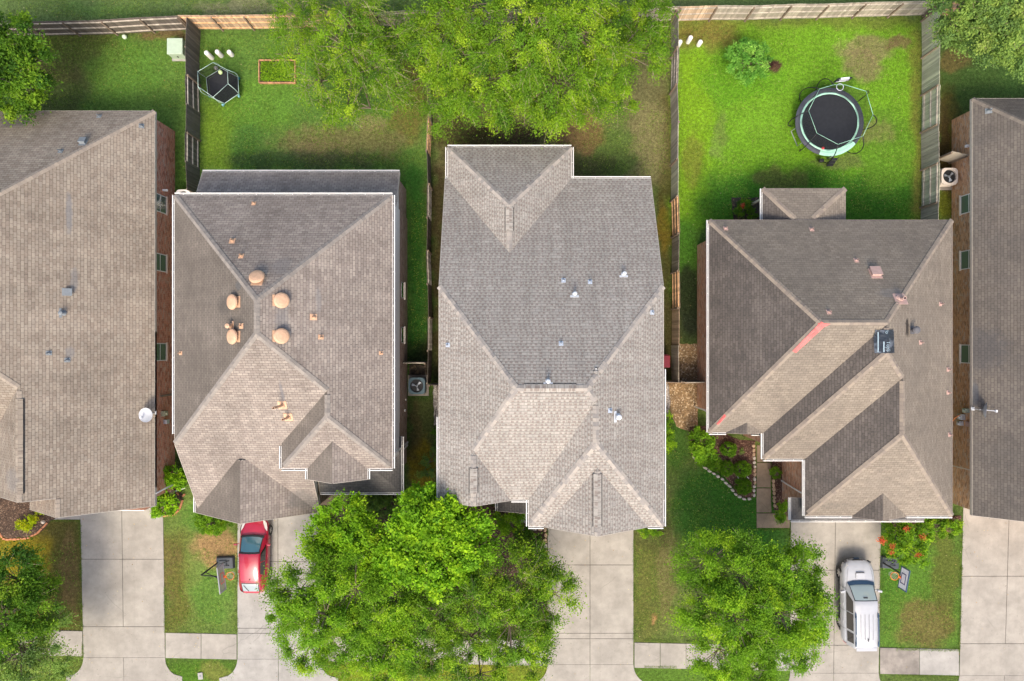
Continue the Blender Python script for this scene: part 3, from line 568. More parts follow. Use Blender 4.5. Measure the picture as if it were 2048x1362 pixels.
h4=House('brick_house',[
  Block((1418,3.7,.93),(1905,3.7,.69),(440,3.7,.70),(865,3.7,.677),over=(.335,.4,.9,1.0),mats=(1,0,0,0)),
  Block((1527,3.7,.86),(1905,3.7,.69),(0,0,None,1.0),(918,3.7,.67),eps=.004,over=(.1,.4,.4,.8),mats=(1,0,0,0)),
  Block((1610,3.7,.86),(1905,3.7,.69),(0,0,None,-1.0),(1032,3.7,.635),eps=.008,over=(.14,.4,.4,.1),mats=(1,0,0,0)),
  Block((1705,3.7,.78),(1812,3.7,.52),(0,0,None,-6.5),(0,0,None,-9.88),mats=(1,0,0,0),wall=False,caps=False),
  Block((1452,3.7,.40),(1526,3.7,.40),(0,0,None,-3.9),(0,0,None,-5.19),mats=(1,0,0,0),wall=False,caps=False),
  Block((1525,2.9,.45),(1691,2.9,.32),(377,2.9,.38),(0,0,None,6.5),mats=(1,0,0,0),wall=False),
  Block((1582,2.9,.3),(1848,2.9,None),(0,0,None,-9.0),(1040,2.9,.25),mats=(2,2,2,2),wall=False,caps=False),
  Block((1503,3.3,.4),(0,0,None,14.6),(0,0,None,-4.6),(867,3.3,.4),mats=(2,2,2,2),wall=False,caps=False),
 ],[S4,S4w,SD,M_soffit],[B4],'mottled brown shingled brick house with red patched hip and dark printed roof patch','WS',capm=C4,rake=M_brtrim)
h5=House('brick_house',[
  Block((1945,2.75,K),(2432,2.75,K),(197,2.75,.74),(0,0,None,-10.06),over=(.57,.4,.35,.06)),
 ],[S5,M_soffit],[B5],'dark shingled ochre brick house cut by the right edge','',capm=C5,rake=M_mtrim)

# ---------------------------------------------------------------- roof fittings (children of each roof)
M_pale=plain('pale_blue_grey_flashing',(.42,.48,.56),.5)
M_tanv2=plain('peach_vent_paint',(.58,.37,.24),.6,var=.15)
def vent(h, kind, px, py, mat, sc=1.0, ht=None, label=None, dark=False):
    p,n=h.on(px,py); T=h.T
    if kind=='tall':     # px,py is the base
        pass
    Fm=frame(n); P=lambda x,y,z: T(p+Fm@Vector((x,y,z))); b=MB()
    nm='roof_vent' if kind in ('dome','box','turbine') else 'vent_pipe'
    def plate(w,l,y0=0,m=0):
        V=[P(a*w/2,y0+c*l/2,z) for z in (0.0,.022) for a,c in ((-1,-1),(1,-1),(1,1),(-1,1))]; b.mesh(V,[(0,3,2,1),(4,5,6,7),(0,1,5,4),(1,2,6,5),(2,3,7,6),(3,0,4,7)],m)
    c=T(p)
    if kind=='dome':
        plate(.6*sc,.66*sc,.08); dm=MB(); dm.lathe((0,0,0),[(.20*sc,.0),(.20*sc,.20)],20); dm.lathe((0,0,0),[(.30*sc,.14),(.40*sc,.15),(.42*sc,.18),(.40*sc,.24),(.33*sc,.28),(.2*sc,.305),(.0,.31)],32); b.mesh([P(*v) for v in dm.v],dm.f,0)
    elif kind=='box':
        plate(.5*sc,.55*sc,.03); Rz=math.atan2(-n.x,n.y) if False else 0
        V=[P(a*.19*sc,c_*.19*sc,z) for z in (.02,.2) for a,c_ in ((-1,-1),(1,-1),(1,1),(-1,1))]; b.mesh(V,[(4,5,6,7),(0,1,5,4),(1,2,6,5),(2,3,7,6),(3,0,4,7)],0)
        V=[P(a*.23*sc,c_*.23*sc-.02,z) for z in (.17,.21) for a,c_ in ((-1,-1),(1,-1),(1,1),(-1,1))]; b.mesh(V,[(0,3,2,1),(4,5,6,7),(0,1,5,4),(1,2,6,5),(2,3,7,6),(3,0,4,7)],0)
    elif kind=='pipe':
        hh=ht or .28; plate(.30*sc,.34*sc,.03); b.lathe(c,[(.11*sc,.0),(.06*sc,.12),(.045*sc,.13),(.045*sc,hh),(.035*sc,hh),(.035*sc,hh-.1)],12); b.lathe(c+Vector((0,0,hh-.1)),[(.036*sc,0),(0,0)],12,1)
    elif kind=='cap':
        hh=ht or .42; plate(.62*sc,.16*sc,.20*sc); plate(.34*sc,.34*sc,.06); b.lathe(c,[(.17*sc,.0),(.09*sc,.14),(.075*sc,.16),(.075*sc,hh-.08)],16); b.lathe(c,[(.13*sc,hh-.12),(.155*sc,hh-.06),(.14*sc,hh-.02),(.0,hh+.03)],18)
    elif kind=='turbine':
        plate(.42,.42); b.lathe(c,[(.10,.0),(.10,.28)],14); b.lathe(c,[(.12,.26),(.19,.34),(.20,.42),(.13,.5),(0,.52)],16)
        for k in range(10): t=k/10*6.283; b.beam(c+Vector((.17*math.cos(t),.17*math.sin(t),.3)),c+Vector((.17*math.cos(t+.3),.17*math.sin(t+.3),.46)),.02,.03,1)
    o=b.build(nm,[mat,M_grime],h.roof,smooth=False); 
    if label: o['label']=label
    return o
for x,y in ((516,558),(561,601),(561,672),(471,604),(471,673)): vent(h2,'dome',x,y,M_tanv2,.92)
for x,y,s_ in ((508,406,.9),(465,481,1.2),(483,511,1.0),(628,634,1.3),(643,674,1.0),(763,706,.8),(361,706,.9),(482,652,1.1)): vent(h2,'pipe',x,y,M_tanv2,s_*.8,.26)
vent(h2,'cap',462,652,M_tanv2,.8,.5); vent(h2,'pipe',565,811,M_tanv2,1.5,1.35); vent(h2,'pipe',577,835,M_tanv2,1.5,.9)
for x,y in ((1247,548),(1149,588),(1096,762)): vent(h3,'cap',x,y,M_bright,.72)
vent(h3,'cap',1236,833,M_bright,.9)
for x,y in ((1127,560),(1180,563),(1122,686),(1221,821),(1305,625),(895,690)): vent(h3,'pipe',x,y,M_pale,.75)
vent(h4,'box',1750,546,M_pinkv,1.2); vent(h4,'pipe',1800,597,M_pinkv,2.0,.45); vent(h4,'turbine',1824,660,M_grime)
for x,y in ((1451,456),(1623,458),(1712,520),(1657,623),(1881,608),(1841,685),(1896,739),(1896,785),(1899,869)): vent(h4,'pipe',x,y,M_pinkv,.8)
vent(h1,'box',167,285,M_bluev,.8); vent(h1,'box',135,584,M_bluev,.8)
for x,y in ((199,232),(122,302),(284,252),(99,706),(136,720)): vent(h1,'pipe',x,y,M_bluev,.8)
vent(h1,'cap',128,626,M_bluev,.8,.35)
vent(h5,'pipe',1976,222,M_bluev,1.0)
def ridge_vent(h, a, b, m):      # raised shingled strip with dark louvred sides on a ridge, a/b photo pixels
    pa,_=h.on(*a); pb,_=h.on(*b); z=max(h.env(pa.x,pa.y),h.env(pb.x,pb.y)); d=(pb-pa).normalized(); sd=Vector((d.y,-d.x,0)).normalized(); mb=MB(); T=h.T
    best=[]
    for p in (pa,pb):            # snap onto the crest
        c=max((p+sd*(k*.02) for k in range(-25,26)),key=lambda q:h.env(q.x,q.y)); best.append(Vector((c.x,c.y,h.env(c.x,c.y))))
    pa,pb=best; n=max(1,int((pb-pa).length/.2))
    for i in range(n):
        u,v=pa.lerp(pb,i/n),pa.lerp(pb,(i+1)/n)
        for s_ in (-1,1):
            q=[u+Vector((0,0,.06)),v+Vector((0,0,.055)),v+sd*(s_*.20)+Vector((0,0,-.05)),u+sd*(s_*.20)+Vector((0,0,-.045))]; r=rnd.random()*9
            mb.face([T(k) for k in q],0,[(r,.01),(r+.2,.01),(r+.2,.14),(r,.14)])
            q=[u+sd*(s_*.20)+Vector((0,0,-.05)),v+sd*(s_*.20)+Vector((0,0,-.05)),v+sd*(s_*.235)+Vector((0,0,-.12)),u+sd*(s_*.235)+Vector((0,0,-.12))]; mb.face([T(k) for k in q],1)
    for e in (pa,pb): mb.face([T(e+Vector((0,0,.06))),T(e+sd*.2+Vector((0,0,-.05))),T(e+sd*.235-Vector((0,0,.12))),T(e-sd*.235-Vector((0,0,.12))),T(e-sd*.2+Vector((0,0,-.05)))],1)
    mb.build('ridge_vent',[m,M_black],h.roof)
ridge_vent(h3,(1014,415),(1014,462),S3); ridge_vent(h3,(947,937),(947,987),S3); ridge_vent(h3,(1195,948),(1195,1054),S3); ridge_vent(h3,(1048,787),(1152,787),S3); ridge_vent(h1,(37,798),(37,988),S1)
# patches lying on the fourth roof
def roof_patch(h, name, pix, mat, lift=.045, n=10, label=None):
    mb=MB(); a,b,c,d=[h.on(*p)[0] for p in pix]; P=[]
    for i in range(n+1):
        r=[]
        for j in range(n+1):
            q=a.lerp(b,j/n).lerp(d.lerp(c,j/n),i/n); z=h.env(q.x,q.y)+lift+ .012*math.sin(i*2.1+j*1.3)*(0<i<n and 0<j<n); r.append(h.T((q.x,q.y,z)))
        P.append(r)
    mb.grid(P); o=mb.build(name,mat,h.roof)
    if label: o['label']=label
    return o
M_red=plain('red_sealant_membrane',(.66,.15,.14),.6,var=.3,scale=3)
roof_patch(h4,'roof_membrane',[(1641,643),(1652,650),(1591,706),(1584,702)],M_red,.05,12,'red membrane along the upper hip')
roof_patch(h4,'roof_membrane',[(1634,646),(1660,648),(1648,654),(1637,656)],M_red,.056,4,'red membrane along the upper hip')
roof_patch(h4,'roof_membrane',[(1448,828),(1452,832),(1437,849),(1432,848)],M_red,.05,6,'red membrane near the lower corner of the hip')
t=NT('dark_underlayment'); p_=_pos(t); t.col(t.mix((.025,.032,.042),(.12,.14,.17),t.ramp(t.noise(p_,2.5,4,.6),[(.5,0),(.68,1)]))); t.b.inputs['Roughness'].default_value=.35; t.bump(t.noise(p_,4,3),.05,.8)
tarp=roof_patch(h4,'roof_underlayment',[(1750,660),(1786,660),(1788,706),(1748,706)],t.m,.06,10,'dark printed underlayment patch')
M_print=plain('pale_print',(.30,.40,.46),.6)
def roof_text(txt, px, py, size, mat, rz, h=h4, parent=None):
    cu=bpy.data.curves.new('lettering','FONT'); cu.body=txt; cu.size=size; cu.extrude=.002; cu.space_character=.95; ob=bpy.data.objects.new('tmp',cu); COL.objects.link(ob)
    dg=bpy.context.evaluated_depsgraph_get(); dg.update(); me=bpy.data.meshes.new_from_object(ob.evaluated_get(dg)); bpy.data.objects.remove(ob)
    p,n=h.on(px,py); M=Matrix.Rotation(rz,3,'Z')
    for v in me.vertices:
        q=M@Vector((v.co.x,v.co.y,0)); w=Vector((p.x+q.x,p.y+q.y,0)); e=max(h.env(w.x+a,w.y+b_) for a in (-.06,0,.06) for b_ in (-.06,0,.06)); v.co=h.T((w.x,w.y,e+.085+v.co.z))
    me.materials.clear(); me.materials.append(mat); o=bpy.data.objects.new('lettering',me); COL.objects.link(o); o.parent=parent; return o
roof_text('TopS',1770.5,682,.26,M_print,R(-90),parent=tarp); roof_text('lo',1768,661,.22,M_print,R(-90),parent=tarp)
mb=MB()
for x0,w in ((1754.5,.06),(1766,.07)):
    a,_=h4.on(x0,664 if x0<1760 else 683); b_,_=h4.on(x0,704); mb.beam(h4.T((a.x,a.y,h4.env(a.x,a.y)+.085)),h4.T((b_.x,b_.y,h4.env(b_.x,b_.y)+.085)),w,.004)
mb.build('printed_stripe',M_print,tarp)

# ---------------------------------------------------------------- windows, downspouts, meters on the walls
M_pane=glass('window_glass',(.10,.15,.13),.08); M_pane2=glass('window_glass_dark',(.02,.025,.03),.06)
def win(h, X, Y, z0, z1, w, face, split=True, pane=M_pane, dep=.03):
    T=h.T; s_=1 if face>0 else -1; mb=MB(); c=Vector((X+s_*dep/2,Y,(z0+z1)/2)); f=.05
    for dy in (-w/2+f/2,w/2-f/2): mb.box(T(c+Vector((0,dy,0))),(dep,f,z1-z0))
    for z in (z0+f/2,z1-f/2): mb.box(T((c.x,Y,z)),(dep*1.04,w-.002,f))
    if split: mb.box(T((c.x,Y,z0+(z1-z0)*.52)),(dep*.9,w-.1,.045))
    o=mb.build('window',M_white,h.root); mb=MB(); mb.box(T((X+s_*.012,Y,(z0+z1)/2)),(.02,w-.09,z1-z0-.09)); mb.build('pane',pane,o)
    mb=MB(); mb.box(T((X+s_*.04,Y,z0-.04)),(.09,w+.1,.06)); mb.build('sill',B1 if h is h1 else M_cream,o)
def yy(py,z): return (681-py)*(H-z)/F
for y in (407,525,704): win(h1,-20.73,yy(y,1.8),1.1,2.5,1.05,1)
for y in (407,519,708): win(h5,27.04,yy(y,1.5),.9,2.3,1.12,-1)
for y in (580,670): win(h2,-6.42,yy(y,2.2),1.45,2.45,.95,1,False,M_pane2,.012)
for y in (1180,): pass
def downspout(h, pts, mat=M_white, r=.07):
    mb=MB()
    for a,b in zip(pts,pts[1:]): mb.beam(h.T(a),h.T(b),r,r*1.1,up=Vector((0,1,0)) if abs(Vector(a).y-Vector(b).y)<.5 else Vector((0,0,1)))
    mb.build('downspout',mat,h.root)
downspout(h1,[U(311,987,3.0),U(330,977,2.2),U(348,969,1.0),U(349,968,.1)]); downspout(h2,[U(786,907,5.3),U(790,906,4.9),U(813,886,.3),U(815,884,.05)],r=.09); downspout(h2,[U(803,903,2.8),U(815,890,.1)])
downspout(h4,[U(1418,825,3.5),U(1409,820,2.6),U(1390,813,.1)]); downspout(h4,[U(1608,988,3.5),U(1600,984,3),U(1563,961,.1)]); downspout(h5,[U(1945,940,2.6),U(1941,940,2.4),U(1903,931,.1)],M_cream,.05)
downspout(h2,[U(637,987,2.6),U(640,1010,2.5),U(637,1022,2.5)],r=.06)
M_beigeb=plain('utility_box_paint',(.5,.48,.42),.5); M_cond=plain('orange_conduit',(.5,.16,.05),.6)
def meter(h, X, Y, z, sgn, d=(.16,.3,.5), mat=M_beigeb, rnd_=False):
    mb=MB(); mb.box(h.T((X+sgn*d[0]/2,Y,z)),d)
    if rnd_: mb.tube([h.T((X+sgn*d[0],Y,z+.05)),h.T((X+sgn*(d[0]+.1),Y,z+.05))],.09,14)
    mb.build('meter_box',mat,h.root,bevel=.01)
meter(h1,-20.73,yy(827,1.5),1.5,1,(.22,.3,.4),plain('olive_box',(.38,.38,.25),.6),True); meter(h1,-20.73,yy(843,1.2),1.25,1,(.2,.25,.35),M_galv); meter(h1,-20.73,yy(382,1.3),1.5,1,(.3,.12,.12),M_white)
meter(h5,27.04,yy(820,1.2),1.5,-1,(.22,.26,.35),plain('pale_green_box',(.45,.52,.42),.6),True); meter(h5,27.04,yy(833,.9),1.1,-1,(.25,.34,.4),M_galv,True); meter(h5,27.04,yy(846,.9),1.0,-1,(.24,.26,.3),M_galv,True); meter(h5,27.04,yy(849,1.8),1.6,-1,(.08,.3,.4),M_pinkv)
meter(h5,27.04,yy(296,1.2),1.6,-1,(.2,.15,.15),M_white); meter(h4,24.2,yy(1000,3),2.8,1,(.12,.12,.1),M_white); meter(h2,-6.43,yy(820,1),1.2,1,(.06,.12,.12),M_white); meter(h2,-6.43,yy(800,1),.8,1,(.06,.09,.12),M_white)
mb=MB(); c=Vector((26.9,yy(838,1),.6)); mb.tube([h5.T(c+Vector((-.25,.3,.8))),h5.T(c+Vector((-.4,.1,.6))),h5.T(c+Vector((-.42,-.2,.3))),h5.T(c+Vector((-.3,-.4,0)))],.02,8); mb.build('conduit',M_cond,h5.root,smooth=True)
# satellite dishes
def dish(h, px, py, z, aim, r=.33, arm=.55, label=None):
    p=U(px,py,z); a=Vector(aim).normalized(); Fm=frame(a) ; P=lambda x,y,q:h.T(p+Fm@Vector((x,y,q))); mb=MB(); n=28; rows=[]
    for i in range(7):
        rr=r*i/6; rows.append([P(rr*math.cos(2*math.pi*k/n),rr*1.1*math.sin(2*math.pi*k/n),.16*(i/6)**2) for k in range(n+1)])
    mb.grid(rows); mb.grid([[q-(h.T(p+a*.012)-h.T(p)) for q in r_] for r_ in rows])
    o=mb.build('satellite_dish',plain('dish_paint',(.42,.44,.47),.5),h.root,smooth=True,label=label); m2=MB()
    m2.tube([P(0,-r*.8,.02),P(0,-r*.55,arm)],.022,8); m2.box(P(0,-r*.5,arm),(.1,.13,.1)); m2.build('feed_arm',plain('dish_arm_paint',(.6,.62,.66),.5),o)
    m3=MB(); q=h.T(p); mast=[q-a*.02,q-a*.14,q-a*.2-Vector((0,0,.5))]; m3.tube(mast,.025,8); m3.box(mast[-1],(.2,.2,.03)); m3.build('mast',M_galv,o)
dish(h1,295,829,3.75,(-.15,-.1,1),.40,.32); dish(h5,1966,820,3.45,(.82,-.06,.56),.46,.62)
# gable / porch posts
for h,pts in ((h4,((1532,385,2.7),(1684,384,2.7))),(h3,((998,1020,2.7),)),):
    for x,y,z in pts:
        p=U(x,y,z); mb=MB(); mb.box(h.T((p.x+(.15 if x<1600 else -.1),p.y+(-.15 if h is h4 else .15),1.35)),(.14,.14,2.7)); mb.build('post',M_cream,h.root,bevel=.01)
def door(h, px, py, w, hh, ang=0):        # sectional garage door on a south wall
    p=U(px,py,0); mb=MB(); n=4
    for i in range(n): mb.box(h.T((p.x,p.y,hh*(i+.5)/n)),(w,.05,hh/n-.02))
    mb.build('garage_door',M_white,h.root,bevel=.01)
door(h1,246,1004,4.9,2.1); door(h2,557,997,4.9,2.1); door(h3,1195,987.5,4.6,2.1); door(h4,1670,1003,4.9,2.1)
# ---------------------------------------------------------------- fences
F_old=wood('weathered_grey_cedar',(.40,.36,.29),(.20,.18,.14)); F_dark=wood('dark_weathered_cedar',(.10,.085,.07),(.22,.19,.16),.5); F_new=wood('new_orange_cedar',(.46,.33,.22),(.34,.25,.17),.6)
F_green=wood('algae_green_cedar',(.56,.53,.40),(.36,.37,.25),.8); F_rail=wood('pale_fence_rail',(.50,.45,.38),(.30,.26,.22)); F_raild=wood('brown_fence_rail',(.19,.14,.10),(.30,.24,.18)); F_tan=wood('tan_cedar',(.60,.44,.30),(.38,.29,.2)); F_newr=wood('orange_rail',(.72,.45,.24),(.5,.28,.13),.5)
def fence(pts, label, bays, group=None, name='wooden_fence', hgt=1.83, jit=.02, npost=True, lean=0.0):
    """pts: photo pixels on the ground; bays: per bay (picket mat, rail mat, rail side +1/-1 or 0, label)"""
    G=[U(*p) for p in pts]; segs=[(a,b) for a,b in zip(G,G[1:])]; L=sum((b-a).length for a,b in segs); nb=len(bays); bl=L/nb
    def at(s):
        for a,b in segs:
            l=(b-a).length
            if s<=l+1e-6: return a.lerp(b,min(1,s/l)),(b-a).normalized()
            s-=l
        a,b=segs[-1]; return b.copy(),(b-a).normalized()
    root=empty(name,at(0)[0],0,label,'fence',group); o=root.location.copy(); wob=[rnd.uniform(-.05,.05) for _ in range(nb+1)]
    def P(s,off=0,z=0):
        p,d=at(s); i=min(nb-1,int(s/bl)); f=s/bl-i; w=wob[i]*(1-f)+wob[i+1]*f; sd=Vector((d.y,-d.x,0)); return p+sd*(off+w+lean*z)+Vector((0,0,z))-o
    for i,(pm,rm,side,lb) in enumerate(bays):
        n=max(1,int(bl/.150)); w=bl/n; mb=MB(); off=-side*.035
        for k in range(n):
            s=(i*bl+(k+.5)*w); a=P(s,off,.03); hh=hgt+rnd.uniform(-jit,jit); d=at(s)[1]; sd=Vector((d.y,-d.x,0)); tl=rnd.uniform(-.006,.006); t_=.010; e=d*(w/2-.003)
            b0=a; b1=P(s,off,hh)+d*tl; V=[b0-e-sd*t_,b0+e-sd*t_,b0+e+sd*t_,b0-e+sd*t_,b1-e-sd*t_,b1+e-sd*t_,b1+e+sd*t_,b1-e+sd*t_]
            mb.mesh(V,[(0,3,2,1),(4,5,6,7),(0,1,5,4),(1,2,6,5),(2,3,7,6),(3,0,4,7)])
        mb.build('picket_panel',pm,root,label=lb)
        if side:
            for z in (.28,.95,1.62):
                r=MB(); r.beam(P(i*bl+.02,side*.01,z),P((i+1)*bl-.02,side*.01,z+rnd.uniform(-.02,.02)),.045,.09); r.build('rail',rm,root)
    if npost:
        for i in range(nb+1):
            r=MB(); side=bays[min(i,nb-1)][2] or 1; s=min(L-.05,max(.05,i*bl)); a=P(s,side*.05,0); b=P(s,side*.05,hgt-.1); r.tube([a,b],.05,8) if False else r.beam(a,b,.09,.09,up=Vector((0,1,0))); r.build('post',F_raild,root)
    return root
O_,D_,N_,G_,T_=F_old,F_dark,F_new,F_green,F_tan
fence([(-60,74),(45,72),(210,69),(384,61)],'weathered grey back fence with rails behind the far left yard',[(D_,F_rail,1,None)]*6)
fence([(384,61),(560,57),(760,53)],'orange newer back fence running in under the left end of the backyard trees',[(N_,F_newr,1,None)]*6)
fence([(760,53),(1050,48),(1346,44)],'grey back fence hidden mostly under the big backyard trees',[(O_,F_rail,1,None)]*7)
fence([(1346,44),(1600,38),(1846,32)],'pale grey back fence behind the bright green yard with the big trampoline',[(T_,F_rail,1,'tan newer pickets')]+[(O_,F_rail,1,None)]*6)
fence([(1846,32),(2120,28)],'back fence stretch under the tree in the top right corner',[(N_,F_newr,1,None)]+[(O_,F_rail,1,None)]*3)
fence([(400,62),(401,392)],'dark weathered fence beside the pale green utility cabinet',[(D_,F_rail,0,None),(D_,F_rail,0,None),(D_,F_rail,-1,None),(D_,F_rail,0,None),(D_,F_rail,-1,None),(D_,F_rail,0,None)],lean=-.0)
fence([(857,60),(862,200),(863,765)],'side fence between the middle yard and the yard on its left, part orange, part grey',[(T_,F_newr,-1,None),(T_,F_newr,0,None),(N_,F_newr,0,'orange newer pickets'),(N_,F_newr,-1,'orange newer pickets')]+[(D_,F_rail,(-1 if k%2 else 0),None) for k in range(7)])
fence([(1341,46),(1342,400),(1345,762)],'grey side fence along the left of the bright green yard',[(O_,F_rail,0,None),(O_,F_rail,1,None),(O_,F_rail,0,None),(O_,F_rail,-1,None),(G_,F_rail,0,None),(N_,F_newr,1,'golden newer pickets'),(O_,F_raild,0,None),(T_,F_newr,1,None),(T_,F_newr,0,None),(O_,F_raild,-1,None)])
fence([(1843,42),(1842,240),(1841,450),(1841,640)],'wide leaning greenish fence on the right of the bright green yard',[(G_,F_rail,0,None),(G_,F_rail,0,None),(G_,F_rail,1,None),(O_,F_rail,0,None),(G_,F_rail,1,None),(O_,F_rail,0,None),(O_,F_rail,1,None),(O_,F_rail,0,None)],lean=.02)
fence([(811,724),(858,724)],'short gate fence above the teal air conditioner',[(D_,F_rail,1,None)],name='gate_fence')
fence([(863,765),(893,765)],'short gate fence at the left wall of the centre house',[(D_,F_rail,0,None)],name='gate_fence')
fence([(1318,763),(1398,763)],'short gate fence across the brown gravel strip',[(F_tan,F_rail,0,None),(D_,F_rail,1,None)],name='gate_fence')
fence([(1868,318),(1900,326)],'short sagging gate fence above the beige air conditioner',[(O_,F_rail,0,None)],name='gate_fence',hgt=1.75)
fence([(345,786),(352,786)],'narrow dark gate fence between the two left houses',[(F_dark,F_rail,0,None)],name='gate_fence')

# ---------------------------------------------------------------- foliage
def leaves_mesh(name, C, Dn, L, Wd, tint, mat, parent):
    """C centres, Dn leaf axis (unit), L length, Wd width arrays -> one mesh of small leaf blades"""
    n=len(C); rv=NR.normal(size=(n,3)); rv[:,2]+=0; up=np.array([0,0,1.0])+NR.normal(size=(n,3))*.55
    A=Dn/np.linalg.norm(Dn,axis=1,keepdims=True); S=np.cross(A,up); S/=np.maximum(1e-6,np.linalg.norm(S,axis=1,keepdims=True)); Nn=np.cross(S,A)
    l=L[:,None]; w=Wd[:,None]
    v=np.stack([C-A*l*.5, C+S*w*.5-Nn*w*.10, C+A*l*.5-Nn*l*.12, C-S*w*.5-Nn*w*.10],1).reshape(-1,3).astype(np.float32)
    me=bpy.data.meshes.new(name); me.vertices.add(4*n); me.vertices.foreach_set('co',v.ravel()); me.loops.add(4*n); me.loops.foreach_set('vertex_index',np.arange(4*n,dtype=np.int32))
    me.polygons.add(n); me.polygons.foreach_set('loop_start',np.arange(0,4*n,4,dtype=np.int32)); me.polygons.foreach_set('loop_total',np.full(n,4,dtype=np.int32)); me.update()
    a=me.attributes.new('tint','FLOAT','FACE'); a.data.foreach_set('value',tint.astype(np.float32)); me.materials.append(mat)
    o=bpy.data.objects.new(name,me); COL.objects.link(o); o.parent=parent; return o
M_bark=wood('tree_bark',(.20,.155,.115),(.10,.075,.055),.7); M_twig=plain('pale_twig',(.40,.33,.22),.9)
def unit(n):
    v=NR.normal(size=(n,3)); return v/np.linalg.norm(v,axis=1,keepdims=True)
def tree(name, label, base, lobes, mat, leaf=.13, wid=.055, clumps=1.0, twigs=22, per=20, tlen=.75, droop=.25, cr=.55, group=None, cat='tree', fill=.25, trunk_r=.16, nlimb=None, spread=.10, twigvis=.3):
    """lobes: (px,py,radius px,z centre, squash) in the photo"""
    b=U(*base); root=empty(name,b,0,label,cat,group); LB=[]
    for l in lobes:
        px,py,rp,z=l[:4]; q=l[4] if len(l)>4 else .6; c=U(px,py,z); r=rp*(H-z)/F; LB.append((np.array(c-b),r,q))
    Cc=[];Rr=[];own=[]
    for li,(c,r,q) in enumerate(LB):
        n=max(4,int(clumps*6.2*r*r/(cr*cr)*.72)); d=unit(n*2); d=d[d[:,2]>-.25][:n]; rad=1-NR.random(len(d))**2*fill*2; rad=np.clip(rad,.25,1.02)*(1+NR.normal(size=len(d))*.06)
        p=c+d*rad[:,None]*np.array([r,r,r*q]); Cc.append(p); own+= [li]*len(d)
    Cc=np.concatenate(Cc); own=np.array(own)
    keep=Cc[:,2]>(.5 if cat=='tree' else .04); Cc=Cc[keep]; own=own[keep]; n=len(Cc); size=cr*(.65+.7*NR.random(n)); out=np.array([Cc[i]-LB[own[i]][0] for i in range(n)]); out/=np.maximum(.3,np.linalg.norm(out,axis=1,keepdims=True))
    ctint=.46+NR.normal(size=n)*.20+ .12*out[:,2]  # upward facing clumps tinted lighter: highlights put into the leaf colour
    # twigs radiate from each clump
    k=twigs; T0=np.repeat(Cc,k,0); sz=np.repeat(size,k); od=np.repeat(out,k,0); dr=unit(n*k)*.9+od*.75; dr[:,2]=np.abs(dr[:,2])*.45-droop*.5; dr/=np.linalg.norm(dr,axis=1,keepdims=True); ln=tlen*sz/cr*(.5+.7*NR.random(n*k)); st=T0-dr*ln[:,None]*.25
    m=per; t=np.tile(np.linspace(.08,1,m),n*k)+NR.random(n*k*m)*.05; S0=np.repeat(st,m,0); D0=np.repeat(dr,m,0); l0=np.repeat(ln,m); pos=S0+D0*(t*l0)[:,None]; pos[:,2]-=droop*(t**2)*l0*1.1
    pos+=NR.normal(size=pos.shape)*spread*(np.repeat(sz,m)/cr)[:,None]; ax=D0*.8+unit(len(pos))*.9; ax[:,2]-=droop*.6
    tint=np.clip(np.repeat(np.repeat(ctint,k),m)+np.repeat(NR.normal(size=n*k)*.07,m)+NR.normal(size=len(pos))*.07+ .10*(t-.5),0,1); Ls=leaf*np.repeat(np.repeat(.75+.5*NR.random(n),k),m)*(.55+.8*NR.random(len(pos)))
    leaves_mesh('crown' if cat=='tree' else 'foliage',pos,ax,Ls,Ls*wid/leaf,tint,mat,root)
    # trunk, limbs, branches
    lim=MB(); zc=min(c[2] for c,_,_ in LB); hub=Vector((0,0,max(.25,zc*.38)))
    if cat=='tree':
        tk=MB(); tk.tube([(0,0,-.05),(.02,.01,.25),(.03*rnd.uniform(-1,1),.04,hub.z*.6),hub],[trunk_r*1.5,trunk_r*1.1,trunk_r,trunk_r*.9],12); tk.build('trunk',M_bark,root,smooth=True)
    for c,r,q in LB:
        c=Vector(c); e=c+Vector((0,0,-.25*r*q)); mid=hub.lerp(e,.5)+Vector((rnd.uniform(-.2,.2),rnd.uniform(-.2,.2),.15)); lim.tube([hub,mid,e,c+Vector((rnd.uniform(-.2,.2),rnd.uniform(-.2,.2),.2*r*q))],[trunk_r*.6,trunk_r*.42,trunk_r*.28,.02],7)
    idx=NR.permutation(n)[:min(n,int(n*.6))]
    for i in idx:
        c,r,q=LB[own[i]]; e=Vector(Cc[i]); s=Vector(c)+Vector((0,0,-.2*r*q)); mid=s.lerp(e,.5)+Vector((0,0,.08)); lim.tube([s,mid,e],[.035,.022,.010],4,cap=False)
    tw=NR.random(n*k)<twigvis*.25
    for a,d_,l_ in zip(st[tw],dr[tw],ln[tw]): 
        e=a+d_*l_; e[2]-=droop*l_*.9; mm=a+d_*l_*.5; mm[2]-=droop*l_*.2; lim.tube([a,mm,e],[.008,.006,.004],3,1,cap=False)
    lim.build('limb' if cat=='tree' else 'stem',[M_bark,M_twig],root)
    return root
def stops(a,b,c,d): return [(0,a),(.35,b),(.65,c),(1,d)]
LM_bright=leafmat('bright_green_leaves',stops((0.093,0.228,0.013),(0.161,0.351,0.016),(0.224,0.436,0.014),(0.385,0.575,0.022)))
LM_mid=leafmat('mid_green_leaves',stops((0.087,0.193,0.016),(0.137,0.292,0.020),(0.200,0.388,0.018),(0.373,0.556,0.028)))
LM_fine=leafmat('yellow_green_fine_leaves',stops((0.055,0.136,0.016),(0.119,0.249,0.019),(0.186,0.339,0.017),(0.344,0.491,0.031)))
LM_dark=leafmat('dark_green_leaves',stops((0.036,0.103,0.016),(0.067,0.163,0.017),(0.110,0.233,0.016),(0.252,0.405,0.028)))
